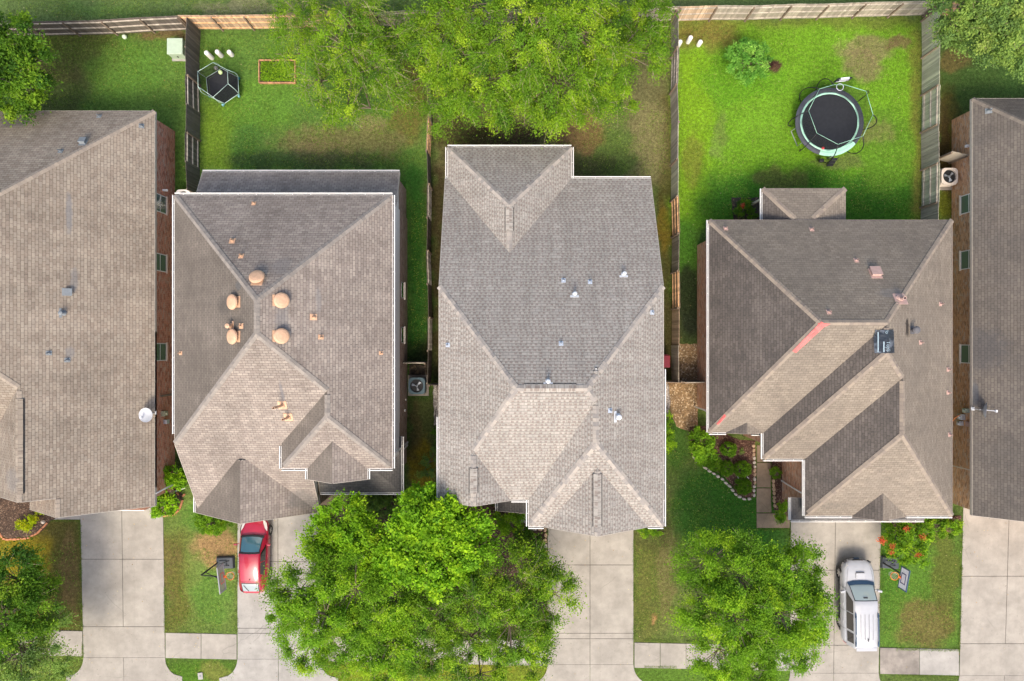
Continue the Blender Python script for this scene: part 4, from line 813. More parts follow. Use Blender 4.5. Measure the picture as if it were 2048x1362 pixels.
LM_olive=leafmat('olive_leaves',stops((0.101,0.187,0.060),(0.161,0.273,0.065),(0.220,0.346,0.068),(0.340,0.454,0.099)))
LM_blue=leafmat('blue_green_leaves',stops((0.077,0.217,0.027),(0.121,0.332,0.043),(0.196,0.439,0.064),(0.366,0.635,0.115)))
LM_lime=leafmat('lime_leaves',stops((0.264,0.415,0.010),(0.392,0.532,0.013),(0.500,0.594,0.011),(0.680,0.683,0.027)))
LM_red=leafmat('red_blossom',stops((.30,.03,.015),(.50,.07,.03),(.62,.14,.06),(.7,.25,.12))); LM_box=leafmat('boxwood_leaves',stops((.05,.12,.008),(.09,.21,.01),(.13,.28,.014),(.2,.36,.03)))
LM_purple=leafmat('dark_purple_leaves',stops((.05,.02,.02),(.09,.04,.035),(.14,.07,.05),(.2,.12,.08)))
TG='backyard trees'
tree('leafy_tree','dark green tree at the upper left edge, above the left house',(-10,140),[(20,80,52,5.2),(50,130,50,5.0),(28,180,46,4.6),(-40,140,80,5.5),(70,180,26,4.0)],LM_dark,leaf=.14,wid=.075,twigs=16,per=16)
tree('elm_tree','airy yellow-green tree with drooping branches above the wood edged garden bed',(720,110),[(610,60,62,4.6),(700,30,85,5.2),(640,160,58,4.2),(735,150,72,4.6),(700,95,70,5.4),(800,70,60,5.0),(650,215,34,3.6),(800,180,40,4.0),(575,110,30,3.8),(770,130,62,5.0),(600,30,50,4.6),(690,235,26,3.4),(740,215,30,3.6)],LM_fine,leaf=.10,wid=.040,clumps=.85,twigs=16,per=17,tlen=1.0,droop=.5,cr=.66,twigvis=.7,fill=.5)
tree('elm_tree','largest backyard tree, dense yellow-green crown above the centre house',(1060,110),[(900,80,72,6.0),(960,160,76,5.8),(1040,70,100,7.2),(1150,60,100,7.0),(1120,160,86,6.0),(1240,100,78,6.0),(1200,180,56,5.0),(920,200,44,5.0),(1030,205,46,5.0),(1270,40,60,5.6),(925,10,70,6.2),(1110,215,34,4.6),(1290,75,34,4.8),(1310,110,26,4.4),(1250,190,28,4.2),(880,235,26,4.2),(1075,240,22,4.2),(850,150,40,5.0)],LM_fine,leaf=.105,wid=.05,clumps=1.2,twigs=27,per=19,tlen=.95,droop=.4,cr=.76,trunk_r=.24,twigvis=.5)
tree('leafy_tree','pale green tree in the top right corner over the back fence',(1975,40),[(1905,35,44,5.2),(1960,60,56,5.6),(2020,30,66,6.0),(2040,95,44,5.0),(1890,75,26,4.4),(1985,5,60,6.0)],LM_olive,leaf=.14,wid=.075,twigs=16,per=15)
tree('leafy_tree','dark green tree with yellowed lower edge at the bottom left corner',(40,1235),[(30,1160,62,4.6),(60,1215,52,4.8),(85,1150,32,3.8),(0,1230,70,5.2)],LM_dark,leaf=.12,wid=.06,twigs=15,per=16)
tree('elm_tree','yellowish fine leaved tree over the sidewalk in the bottom left corner',(30,1300),[(40,1300,70,4.4),(95,1265,40,3.8),(100,1320,40,3.6),(10,1345,60,4.0)],LM_olive,leaf=.12,wid=.05,clumps=.8,twigs=15,per=16,droop=.4)
tree('maple_tree','round bright green tree in front of the gap left of the centre house',(885,1060),[(835,1080,60,6.2),(880,1040,66,6.6),(930,1080,56,6.4),(870,1115,58,6.2),(920,1125,34,5.8),(800,1110,44,5.4),(850,1010,36,5.6),(965,1090,22,5.2)],LM_bright,leaf=.17,wid=.11,clumps=1.2,twigs=10,per=14,tlen=.55,droop=.12,cr=.5,spread=.12)
tree('leafy_tree','medium green tree touching the low dark porch roof of the tan house',(705,1040),[(690,1040,42,4.6),(650,1075,40,4.4),(720,1080,50,4.8),(720,1125,44,4.6),(655,1110,34,4.2)],LM_bright,leaf=.14,wid=.08,twigs=13,per=15,cr=.5)
tree('oak_tree','dark green tree beside the driveway with the red car',(690,1200),[(600,1180,52,5.0),(590,1230,44,4.8),(650,1230,64,5.6),(640,1150,52,5.2),(620,1290,50,4.6),(710,1180,60,5.4),(700,1290,56,4.8),(740,1240,56,5.2),(790,1200,48,5.0),(780,1280,54,4.8),(830,1240,44,4.8),(750,1320,44,4.4)],LM_mid,leaf=.10,wid=.05,clumps=1.25,twigs=28,per=19,droop=.3,cr=.72,tlen=.9)
tree('elm_tree','bright yellow-green drooping tree beside the centre driveway',(960,1240),[(880,1220,58,5.2),(960,1190,70,5.8),(1040,1160,60,5.4),(1080,1200,56,5.0),(1020,1250,70,5.4),(940,1280,60,4.8),(1050,1310,50,4.2),(860,1300,50,4.4),(1110,1190,36,4.4),(800,1330,56,4.0),(960,1350,50,4.0)],LM_fine,leaf=.11,wid=.05,clumps=1.15,twigs=25,per=17,tlen=1.0,droop=.45,cr=.74,twigvis=.5)
tree('oak_tree','broad green tree beside the driveway with the white vehicle',(1505,1205),[(1420,1120,56,4.8),(1400,1200,46,4.6),(1480,1150,66,5.6),(1550,1150,64,5.4),(1470,1240,70,5.8),(1560,1230,72,5.8),(1612,1215,42,5.0),(1600,1140,40,4.6),(1440,1300,60,4.8),(1540,1310,66,4.8),(1622,1278,38,4.4),(1632,1150,16,4.0),(1490,1350,60,4.2)],LM_mid,leaf=.10,wid=.052,clumps=1.25,twigs=28,per=19,droop=.25,trunk_r=.2,cr=.72,tlen=.9)
def shrub(name,label,px,py,r,z,mat,leaf=.09,wid=.05,group=None,cat='shrub',squash=.8,n=1.0,cr=.22,extra=[],twigs=9,per=9,tlen=.26,droop=.05,spread=.05,fill=.3):
    return tree(name,label,(px,py),[(px,py,r,z,squash)]+[(a,b,c,d,squash) for a,b,c,d in extra],mat,leaf=leaf,wid=wid,clumps=n,twigs=twigs,per=per,tlen=tlen,droop=droop,cr=cr,cat=cat,group=group,fill=fill,spread=spread,trunk_r=.03,twigvis=0)
shrub('leafy_shrub','fresh green round shrub in the bright green yard',1495,121,38,1.1,LM_blue,leaf=.14,wid=.055,cr=.32,squash=.75,tlen=.34,n=1.9,twigs=11)
shrub('small_plant','small dark purple plant beside the round fresh green shrub',1547,133,9,.25,LM_purple,leaf=.07,wid=.03,n=.6)
shrub('leafy_shrub','bright green shrub between the two left houses, behind the low walled bed',338,948,22,.9,LM_bright,extra=[(355,962,16,.8),(322,965,18,.8)],leaf=.13,wid=.07)
shrub('leafy_shrub','green shrub in the brick edged bed beside the left driveway',333,1009,20,.6,LM_bright,extra=[(316,1022,13,.5)],leaf=.13,wid=.07)
shrub('low_shrub','low green shrub under the front gable beside the red car',425,1042,24,.45,LM_mid,extra=[(405,1035,16,.4),(450,1040,16,.4)],leaf=.12)
for i,(x,y,r,w) in enumerate(((38,1049,7,'leftmost'),(53,1046,9,'largest'),(67,1036,8,'third'),(77,1018,5,'smallest, topmost'))):
    shrub('small_plant',('%s of the four lime yellow plants in the left mulch bed'%w),x,y,r,.25,LM_lime,leaf=.12,wid=.05,group='lime yellow plants in the mulch bed',n=.8,cr=.18)
for (x,y,r,z,l) in ((1405,889,22,1.1,'large light green shrub at the corner of the reddish mulch bed'),):
    shrub('leafy_shrub',l,x,y,r,z,LM_mid,extra=[(1392,870,13,1.0),(1418,905,14,.9),(1399,912,12,.8)],leaf=.14,wid=.06)
BG='round clipped boxwoods in the reddish mulch bed'
for (x,y,r,l) in ((1457,899,13.5,'round boxwood highest in the mulch bed, by the big shrub'),(1429,927,13,'round boxwood nearest the big shrub at the stone border'),(1451,936,14,'round boxwood in the middle of the stone bordered row'),(1484,938,15,'round boxwood just above the small white lights'),(1486,972,15,'round boxwood just below the small white lights'),(1404,921,11,'half hidden boxwood at the left tip of the stone border')):
    shrub('boxwood_shrub',l,x,y,r*.98,.42,LM_box,leaf=.05,wid=.03,group=BG,cr=.13,tlen=.10,twigs=12,per=9,spread=.03,squash=1.0,n=2.2,fill=.06)
shrub('boxwood_shrub','round boxwood across the path, against the brick wall',1551,945,11,.45,LM_box,leaf=.05,wid=.03,cr=.13,tlen=.1,spread=.03,n=1.2,fill=.12)
shrub('leafy_shrub','yellow-green shrub at the foot of the brick wall by the tan path',1568,1018,14,.7,LM_mid,extra=[(1562,1036,9,.5)],leaf=.11)
fs=shrub('flowering_shrub','tall shrub with red blossoms beside the right basketball hoop',1812,1090,34,1.6,LM_mid,extra=[(1795,1070,26,1.3),(1840,1075,24,1.3),(1785,1048,14,.9),(1835,1110,18,1.2)],leaf=.13,wid=.05,cr=.3,tlen=.4,cat='shrub')
def blossoms(root, n, r, z, lobes):
    b=root.location; P=[]
    for _ in range(n):
        px,py,rp=rnd.choice(lobes); a=rnd.random()*6.28; q=math.sqrt(rnd.random()); p=U(px+rp*q*math.cos(a),py+rp*q*math.sin(a),z+rnd.uniform(-.25,.25)); c=np.array(p-b); P.append(c+NR.normal(size=(60,3))*r)
    P=np.concatenate(P); leaves_mesh('blossom',P,unit(len(P)),np.full(len(P),.07),np.full(len(P),.055),np.clip(NR.random(len(P)),0,1),LM_red,root)
blossoms(fs,9,.09,2.25,[(1795,1100,14),(1840,1110,16),(1765,1078,6),(1830,1065,20)])
shrub('low_shrub','strip of green shrubs under the right end of the fourth house front',1892,1052,20,.5,LM_mid,extra=[(1870,1050,16,.5),(1912,1052,12,.5),(1850,1048,14,.5)],leaf=.1)
shrub('low_shrub','low green shrub at the lower right corner of the centre house',1295,1062,11,.35,LM_mid,extra=[(1280,1060,10,.3),(1312,1058,10,.3)],leaf=.09)
shrub('leafy_shrub','green shrub against the right wall of the centre house',1331,868,14,.8,LM_mid,extra=[(1336,885,13,.8),(1327,850,11,.9),(1334,835,9,.8)],leaf=.12)
shrub('leafy_shrub','light green shrub beside the small porch of the centre house',1020,1042,17,.6,LM_mid,extra=[(1008,1058,12,.5),(998,1040,11,.6),(1035,1036,9,.5)],leaf=.12,wid=.06)
shrub('low_shrub','dark spreading shrub under the porch in the shaded bed',1058,1085,20,.35,LM_dark,extra=[(1045,1066,15,.35),(1078,1095,14,.3),(1066,1110,14,.3)],leaf=.10)
shrub('leafy_shrub','olive shrub below the low dark porch roof',760,1010,24,.9,LM_olive,extra=[(735,1000,18,.8),(790,1005,18,.9),(715,1020,16,.7)],leaf=.11)
shrub('low_shrub','small dark shrub in the gap at the left wall of the centre house',874,864,8,.5,LM_dark,extra=[(872,876,6,.4)],leaf=.09)
shrub('low_shrub','yellow-green weedy shrub in the gap left of the centre house',858,925,14,.3,LM_olive,extra=[(850,945,14,.3),(866,900,8,.3)],leaf=.08,n=.7)
rp=shrub('tropical_plant','dark strappy plant with red bloom beside the back porch roof',1488,416,14,.5,LM_dark,extra=[(1500,424,10,.5),(1476,420,9,.4)],leaf=.22,wid=.04,n=.7)
blossoms(rp,3,.06,.95,[(1487,411,3)])
shrub('small_plant','tuft of dry tan weeds in the reddish mulch bed',1484,905,7,.2,LM_olive,leaf=.06,wid=.02,n=.6)
def grass_tufts(pts_fn, n, name, mat, L=.09):
    P=np.array([pts_fn() for _ in range(n)]); P[:,2]=.02; d=unit(n); d[:,2]=np.abs(d[:,2])+.6
    o=leaves_mesh(name,P,d,L*(.6+.8*NR.random(n)),np.full(n,.02),np.clip(NR.normal(.5,.2,n),0,1),mat,None); o['kind']='stuff'; return o
# ---------------------------------------------------------------- edging stones and bricks
M_stone=plain('border_stone',(.56,.50,.42),.85,var=.25,scale=9); M_stone2=plain('border_stone_tan',(.48,.34,.22),.85,var=.3,scale=9); M_ebrick=plain('edging_brick',(.52,.22,.11),.85,var=.3,scale=12)
def path_pts(pix, step):
    P=[U(*p) for p in pix]; out=[]; acc=0
    for a,b in zip(P,P[1:]):
        L=(b-a).length; s=acc
        while s<L: out.append((a.lerp(b,s/L),math.atan2(b.y-a.y,b.x-a.x))); s+=step
        acc=s-L
    return out
def stones(pix, mats, step, name, label, group, size=(.30,.17,.12), brick=False):
    protos=[]
    for m in mats:
        for v in range(3):
            mb=MB(); n=9
            if brick: mb.box((0,0,.03),(size[0]*.92,size[1],size[2]))
            else:
                ring=[(1+rnd.uniform(-.18,.18)) for _ in range(n)]
                V=[(size[0]*.5*ring[k]*math.cos(6.283*k/n)*f,size[1]*.5*ring[k]*math.sin(6.283*k/n)*f,z) for f,z in ((.9,-.04),(1.0,size[2]*.5),(.72,size[2]*.95)) for k in range(n)]+[(0,0,size[2])]
                mb.mesh(V,[(i*n+k,i*n+(k+1)%n,(i+1)*n+(k+1)%n,(i+1)*n+k) for i in range(2) for k in range(n)]+[(2*n+k,2*n+(k+1)%n,3*n) for k in range(n)])
            o=mb.build(name,m,None); protos.append(o)
    used=0
    for p,a in path_pts(pix,step):
        if used<len(protos): o=protos[used]
        else: o=rnd.choice(protos).copy(); COL.objects.link(o)
        used+=1; o.location=(p.x+rnd.uniform(-.02,.02),p.y+rnd.uniform(-.02,.02),.01); o.rotation_euler=(0,0,a+rnd.uniform(-.15,.15)*(0.5 if brick else 1)); s=rnd.uniform(.85,1.15); o.scale=(s,rnd.uniform(.85,1.15),s); tag(o,label,'brick' if brick else 'stone',group)
    for o in protos[used:]: bpy.data.objects.remove(o)
stones([(1388,916),(1396,926),(1410,936),(1430,948),(1446,960),(1462,976),(1474,992),(1490,998),(1508,998)],[M_stone],.31,'border_stone','pale stone in the curved border between the lawn and the reddish mulch bed','pale stones along the curved lawn border',(.30,.16,.12))
stones([(1507,892),(1509,940),(1508,990)],[M_stone2,M_stone],.25,'border_stone','tan stone in the straight border left of the tan path','stones along the left of the tan path',(.25,.2,.12))
stones([(1546,962),(1547,985),(1549,1018)],[M_stone2],.25,'border_stone','tan stone in the short border right of the tan path','stones along the right of the tan path',(.25,.2,.12))
stones([(1048,1058),(1090,1058),(1091,1075),(1091,1130)],[M_stone,M_stone2],.33,'border_stone','rough stone edging the shaded bed left of the centre driveway','stones along the bed of the centre house',(.3,.22,.14))
stones([(0,1066),(6,1077),(20,1079),(55,1076),(75,1066),(96,1046)],[M_ebrick],.225,'edging_brick','orange brick edging the dark mulch bed at the left edge','bricks edging the left mulch bed',(.22,.1,.08),True)
stones([(330,1032),(347,1030),(360,1018),(365,1002),(363,996)],[M_ebrick],.225,'edging_brick','orange brick in the curved edging between the two left houses','bricks edging the curved bed',(.22,.1,.09),True)
for i,(x,y,a,l) in enumerate(((356,987,-.8,'loose orange brick fallen left of the curved edging top'),(368,990,.8,'loose orange brick fallen right of the curved edging top'))):
    mb=MB(); mb.box((0,0,.035),(.22,.1,.07)); o=mb.build('edging_brick',M_ebrick,None,bevel=.005); o.location=U(x,y); o.rotation_euler=(0,0,a); tag(o,l,'brick')
mb=MB(); a,b=U(311,1000),U(350,981); mb.beam(a+Vector((0,0,.2)),b+Vector((0,0,.2)),.2,.4); o=mb.build('garden_wall',B1,None); tag(o,'low brick planter wall slanting off the left house','wall')
mb=MB(); mb.beam(a+Vector((0,0,.42)),b+Vector((0,0,.42)),.24,.05); c=mb.build('wall_cap',plain('pink_stone_cap',(.5,.4,.38),.8),o)
mb=MB(); a,b=U(352,982,.05),U(371,975,.05); mb.beam(a+Vector((0,0,.05)),b+Vector((0,0,.05)),.09,.07); o=mb.build('splash_pipe',M_white,None); tag(o,'white downspout pipe lying on the grass beside the shrubs','pipe')
mb=MB(); mb.lathe(tuple(U(88,1043,0)),[(.12,.0),(.13,.1),(.08,.18),(0,.2)],9); o=mb.build('garden_stone',M_stone,None,smooth=True); tag(o,'single pale stone near the corner of the left mulch bed','stone')
# raised garden bed
M_bedw=wood('orange_bed_board',(.50,.26,.14),(.35,.18,.10))
r=empty('garden_bed',U(548,143),0,'orange wood edged garden bed with weeds, beside the yellow-green tree','garden bed')
bx0,bx1,by0,by1=U(518,0,.2).x,U(590,0,.2).x,U(0,165,.2).y,U(0,120,.2).y; o_=r.location
for p,q in (((bx0,by0),(bx1,by0)),((bx1,by0),(bx1,by1)),((bx1,by1),(bx0,by1)),((bx0,by1),(bx0,by0))):
    mb=MB(); mb.beam(Vector((*p,.11))-o_,Vector((*q,.11))-o_,.05,.24); mb.build('board',M_bedw,r)
mb=MB(); mb.box(Vector(((bx0+bx1)/2,(by0+by1)/2,.06))-o_,(bx1-bx0-.05,by1-by0-.05,.1)); mb.build('soil',M_soil,r)
n=3600; P=np.stack([NR.uniform(bx0+.1,bx1-.1,n)-o_.x,NR.uniform(by0+.1,by1-.1,n)-o_.y,NR.uniform(.1,.24,n)],1); d=unit(n); leaves_mesh('weeds',P,d,np.full(n,.11),np.full(n,.04),NR.random(n),LM_mid,r)
# ---------------------------------------------------------------- utility cabinet, marker posts, balls, meter lid, bin
M_tgreen=plain('pale_green_cabinet_paint',(.40,.50,.38),.5,var=.08)
gc_=U(363,104); r=empty('utility_cabinet',gc_,0,'pale green metal utility cabinet against the dark fence','utility cabinet')
mb=MB(); mb.box((0,0,.40),(.92,.95,.8)); mb.build('cabinet_body',M_tgreen,r,bevel=.04); mb=MB(); mb.box((0,0,.83),(.97,1.0,.08),taper=.96); mb.build('lid',M_tgreen,r,bevel=.03); mb=MB(); mb.box((0,0,.03),(1.1,1.15,.08)); mb.build('pad',M_conc2,r,bevel=.01); mb=MB(); mb.box((0,-.49,.45),(.06,.04,.14)); mb.build('lock',M_dark,r)
PG='white utility marker posts'
for (x,y,tz,l) in ((424,116,.85,'white marker post nearest the dark fence, above the small trampoline'),(443,112,.7,'middle one of the three white marker posts above the small trampoline'),(464,110,.5,'rightmost of the three white marker posts above the small trampoline'),(1355,93,.75,'white marker post touching the fence corner in the bright green yard'),(1376,84,.7,'middle white marker post in the bright green yard'),(1397,90,.5,'rightmost white marker post in the bright green yard')):
    mb=MB(); mb.lathe((0,0,0),[(.14,-.02),(.14,tz*.9),(.12,tz*.97),(.06,tz),(0,tz)],16); o=mb.build('marker_post',M_white,None,smooth=True); o.location=U(x,y); tag(o,l,'post',PG)
M_ball=plain('lime_ball',(.55,.72,.35),.6); M_gold=plain('pale_green_dome',(.62,.75,.55),.5)
def ball(x,y,z,r,m,name,label,cat):
    mb=MB(); mb.lathe((0,0,0),[(r*math.sin(math.pi*i/10),-r*math.cos(math.pi*i/10)) for i in range(11)],18); o=mb.build(name,m,None,smooth=True); o.location=U(x,y,z); tag(o,label,cat); return o
ball(249,73.5,.14,.14,M_gold,'ball','pale green ball on the grass in front of the grey back fence','ball')
r=empty('water_meter_lid',U(401,1352,.02),.1,'small grey meter lid in the grass at the bottom edge','meter lid'); mb=MB(); mb.box((0,0,.01),(.30,.42,.04)); mb.build('lid_frame',M_conc2,r,bevel=.01); mb=MB(); mb.box((0,.02,.035),(.10,.13,.012)); mb.build('reader_cap',M_bluev,r)
M_redbin=plain('red_plastic',(.17,.01,.018),.35,var=.1)
r=empty('wheeled_bin',U(1323,722),0,'red wheeled bin between the centre house wall and the side fence','bin'); mb=MB(); mb.box((0,0,.5),(.5,.6,.95),taper=1.12); mb.build('bin_body',M_redbin,r,bevel=.03); mb=MB(); mb.box((0,0,1.0),(.6,.72,.05)); mb.build('lid',M_redbin,r,bevel=.02); mb=MB(); mb.tube([(-.2,.40,.95),(.2,.40,.95)],.02,8); mb.build('handle',M_redbin,r)
for s in (-1,1): mb=MB(); mb.tube([(s*.24,.3,.1),(s*.30,.3,.1)],.1,14); mb.build('wheel',M_rubber,r)
r=empty('garden_light',U(1486,955),0,'small white garden light between two round boxwoods, left one','garden light')
mb=MB(); mb.box((0,0,.12),(.05,.2,.04)); mb.build('lamp_head',M_white,r,bevel=.01); mb=MB(); mb.tube([(0,0,-.02),(0,0,.12)],.015,6); mb.build('stake',M_black,r); r.location=U(1475,954); r.rotation_euler=(0,0,.3)
r2=copy_tree(r); r2.location=U(1494,954); r2.rotation_euler=(0,0,.8); r2['label']='small white garden light between two round boxwoods, right one'
# ---------------------------------------------------------------- air conditioners
M_teal=plain('teal_grey_cabinet_paint',(.065,.115,.14),.4); M_acb=plain('beige_cabinet_paint',(.58,.52,.46),.5); M_blade=plain('fan_blade',(.34,.38,.43),.35,.3)
def ac(label,x,y,z,m,w=.86,pad=True,rot=0):
    r=empty('air_conditioner',U(x,y),rot,label,'air conditioner'); 
    if pad: mb=MB(); mb.box((0,-.02,.04),(w+.28,w+.28,.1)); mb.build('pad',M_concd,r,bevel=.01)
    mb=MB(); mb.box((0,0,.09+(z-.12)/2),(w*.94,w*.94,z-.12)); 
    for k in range(12):
        for s in (-1,1): mb.box((0,s*w*.475,.14+z*.9*k/12),(w*.8,.012,.02)); mb.box((s*w*.475,0,.14+z*.9*k/12),(.012,w*.8,.02))
    mb.build('cabinet',m,r,bevel=.03)
    top=MB(); R_=w*.40; n=40; ring=[]; 
    for k in range(n):
        t=2*math.pi*k/n; c,s=math.cos(t),math.sin(t); q=max(abs(c),abs(s)); e=(w/2)/q; e=min(e,w*.60); ring.append(((R_*c,R_*s),(e*c,e*s)))
    V=[(a[0],a[1],.10+z) for a,b in ring]+[(b[0],b[1],.10+z) for a,b in ring]+[(b[0],b[1],.04+z) for a,b in ring]+[(a[0],a[1],z-.1) for a,b in ring]
    top.mesh(V,[(k,(k+1)%n,n+(k+1)%n,n+k) for k in range(n)]+[(n+k,n+(k+1)%n,2*n+(k+1)%n,2*n+k) for k in range(n)]+[(3*n+k,3*n+(k+1)%n,(k+1)%n,k) for k in range(n)]); top.build('top_panel',m,r)
    w_=MB(); w_.lathe((0,0,z-.022),[(R_,0),(0,0)],30); w_.build('well',M_black,r)
    f=MB()
    for k in range(3):
        t=2*math.pi*k/3+.5; c,s=math.cos(t),math.sin(t); c2,s2=math.cos(t+.6),math.sin(t+.6); q=R_*.78; f.face([(0.04*c,.04*s,z+.04),(q*c,q*s,z+.02),(q*math.cos(t+.3),q*math.sin(t+.3),z+.05),(q*.95*c2,q*.95*s2,z+.07),(.06*c2,.06*s2,z+.06)])
    f.lathe((0,0,z),[(.07,0),(.07,.07),(0,.08)],14); f.build('fan',M_blade,r)
    g=MB(); 
    for rr in (.25,.45,.65,.85,1.0): g.tube([(R_*rr*math.cos(6.2832*k/24),R_*rr*math.sin(6.2832*k/24),.10+z+.03*(1-rr)) for k in range(25)],.0035,4,cap=False)
    for k in range(6): t=math.pi*k/6; g.tube([(-R_*math.cos(t),-R_*math.sin(t),.1+z),(0,0,.13+z),(R_*math.cos(t),R_*math.sin(t),.1+z)],.0035,4,cap=False)
    g.build('fan_guard',M_black,r); return r
ac('teal grey air conditioner on a concrete pad, left of the centre house',837,770,.72,M_teal,1.0)
ac('beige air conditioner between the greenish fence and the ochre brick wall',1882,359,.75,M_acb,1.0); ac('white topped air conditioner half hidden behind the tan house corner',379,399,.75,M_white,.85)
# ---------------------------------------------------------------- basketball hoops
M_base=plain('dark_grey_hoop_base',(.045,.055,.065),.5,var=.2); M_rim=plain('orange_rim',(.75,.16,.03),.4); M_clear=netmat('clear_backboard',(.45,.42,.42),.5); M_navy=plain('navy_frame',(.03,.07,.13),.45); M_boardw=plain('white_backboard',(.85,.86,.88),.4); M_net=plain('net_cord',(.7,.7,.66),.9); M_indigo=plain('indigo_target',(.03,.03,.13),.5)
def hoop(label, base, top, face, bmat, fmat, bw=1.2, tgt=M_indigo, rot=0, rope=False, z0=2.85, base_rot=0):
    """base/top: photo pixels of base centre (ground) and board centre (z 3.2); face: angle the board faces"""
    b=U(*base); r=empty('basketball_hoop',b,0,label,'basketball hoop'); t=U(top[0],top[1],3.2)-b
    mb=MB(); bl,bw_=1.15,.78; n=[(-.5,-.5),(.5,-.5),(.5,.5),(-.5,.5)]
    for (x,y) in [(0,0)]: mb.box((0,0,.11),(bl,bw_,.22),base_rot,taper=.86)
    mb.box((-.1,0,.24),(.5,.4,.06),base_rot,taper=.8); mb.build('base',M_base,r,bevel=.04)
    f=Vector((math.cos(face),math.sin(face),0)); s=Vector((-f.y,f.x,0)); pole0=Vector((-.35 if face<1.5 else -.45,0,.2)) if False else Vector((t.x*0-(.42 if f.x>0 else .42)*0,0,.2))
    pole0=Vector((-.45*(1 if f.x>0 else 1),.0,.2)); arm=t-f*.35+Vector((0,0,-.55)); p=MB(); knee=Vector((pole0.x,pole0.y,2.35)); p.tube([pole0,knee],.045,12); p.tube([knee,t-f*.05+Vector((0,0,-.25))],.035,10); p.tube([knee-Vector((0,0,.5)),t-f*.05+Vector((0,0,.1))],.025,8); p.tube([pole0+Vector((0,0,.6)),Vector((.3,.15,.2))],.018,6); p.tube([pole0+Vector((0,0,.6)),Vector((.3,-.15,.2))],.018,6); p.build('pole',M_black,r,smooth=True)
    M=Matrix((f,s,Vector((0,0,1)))).transposed(); bd=MB(); 
    def bx(mbx,c,d,m=0):
        V=[t+M@Vector((c[0]+a*d[0]/2,c[1]+b_*d[1]/2,c[2]+e*d[2]/2)) for e in (-1,1) for a,b_ in ((-1,-1),(1,-1),(1,1),(-1,1))]; mbx.mesh(V,[(0,3,2,1),(4,5,6,7),(0,1,5,4),(1,2,6,5),(2,3,7,6),(3,0,4,7)],m)
    bx(bd,(0,0,0),(.03,bw-.08,.74)); bo=bd.build('backboard',bmat,r); fr=MB()
    for z in (-.39,.39): bx(fr,(0,0,z),(.05,bw,.06))
    for y in (-bw/2+.03,bw/2-.03): bx(fr,(0,y,0),(.05,.06,.72))
    fr.build('board_frame',fmat,bo); tg=MB()
    for z in (-.24,.16): bx(tg,(.02,0,z),(.012,.6,.05))
    for y in (-.275,.275): bx(tg,(.02,y,-.04),(.012,.05,.36))
    tg.build('target_square',tgt,bo)
    rc=t+f*.38+Vector((0,0,-.28)); rm=MB(); rm.tube([rc+Vector((.225*math.cos(6.2832*k/32),.225*math.sin(6.2832*k/32),0)) for k in range(33)],.016,8,cap=False); rm.beam(rc-f*.36,rc-f*.22,.14,.05); ro=rm.build('rim',M_rim,r,smooth=True); nt_=MB()
    for k in range(12):
        a0=6.2832*k/12
        for sg in (-1,1): nt_.tube([rc+Vector((rr*math.cos(a0+sg*aa),rr*math.sin(a0+sg*aa),-z)) for rr,aa,z in ((.22,0,0),(.17,.26,.15),(.13,.52,.3),(.12,.7,.42))],.006,4,cap=False)
    nt_.build('net',M_net,ro)
    return r
hoop('basketball hoop with clear backboard and dark base beside the red car',(452,1124),(443,1157),.12,M_clear,plain('grey_board_frame',(.3,.3,.32),.5),1.5,plain('red_target',(.6,.12,.10),.5),base_rot=.03)
hoop('basketball hoop with white navy framed backboard beside the white vehicle',(1778,1124),(1808,1158),math.pi-.18,M_boardw,M_navy,1.25,M_indigo,base_rot=-.05)
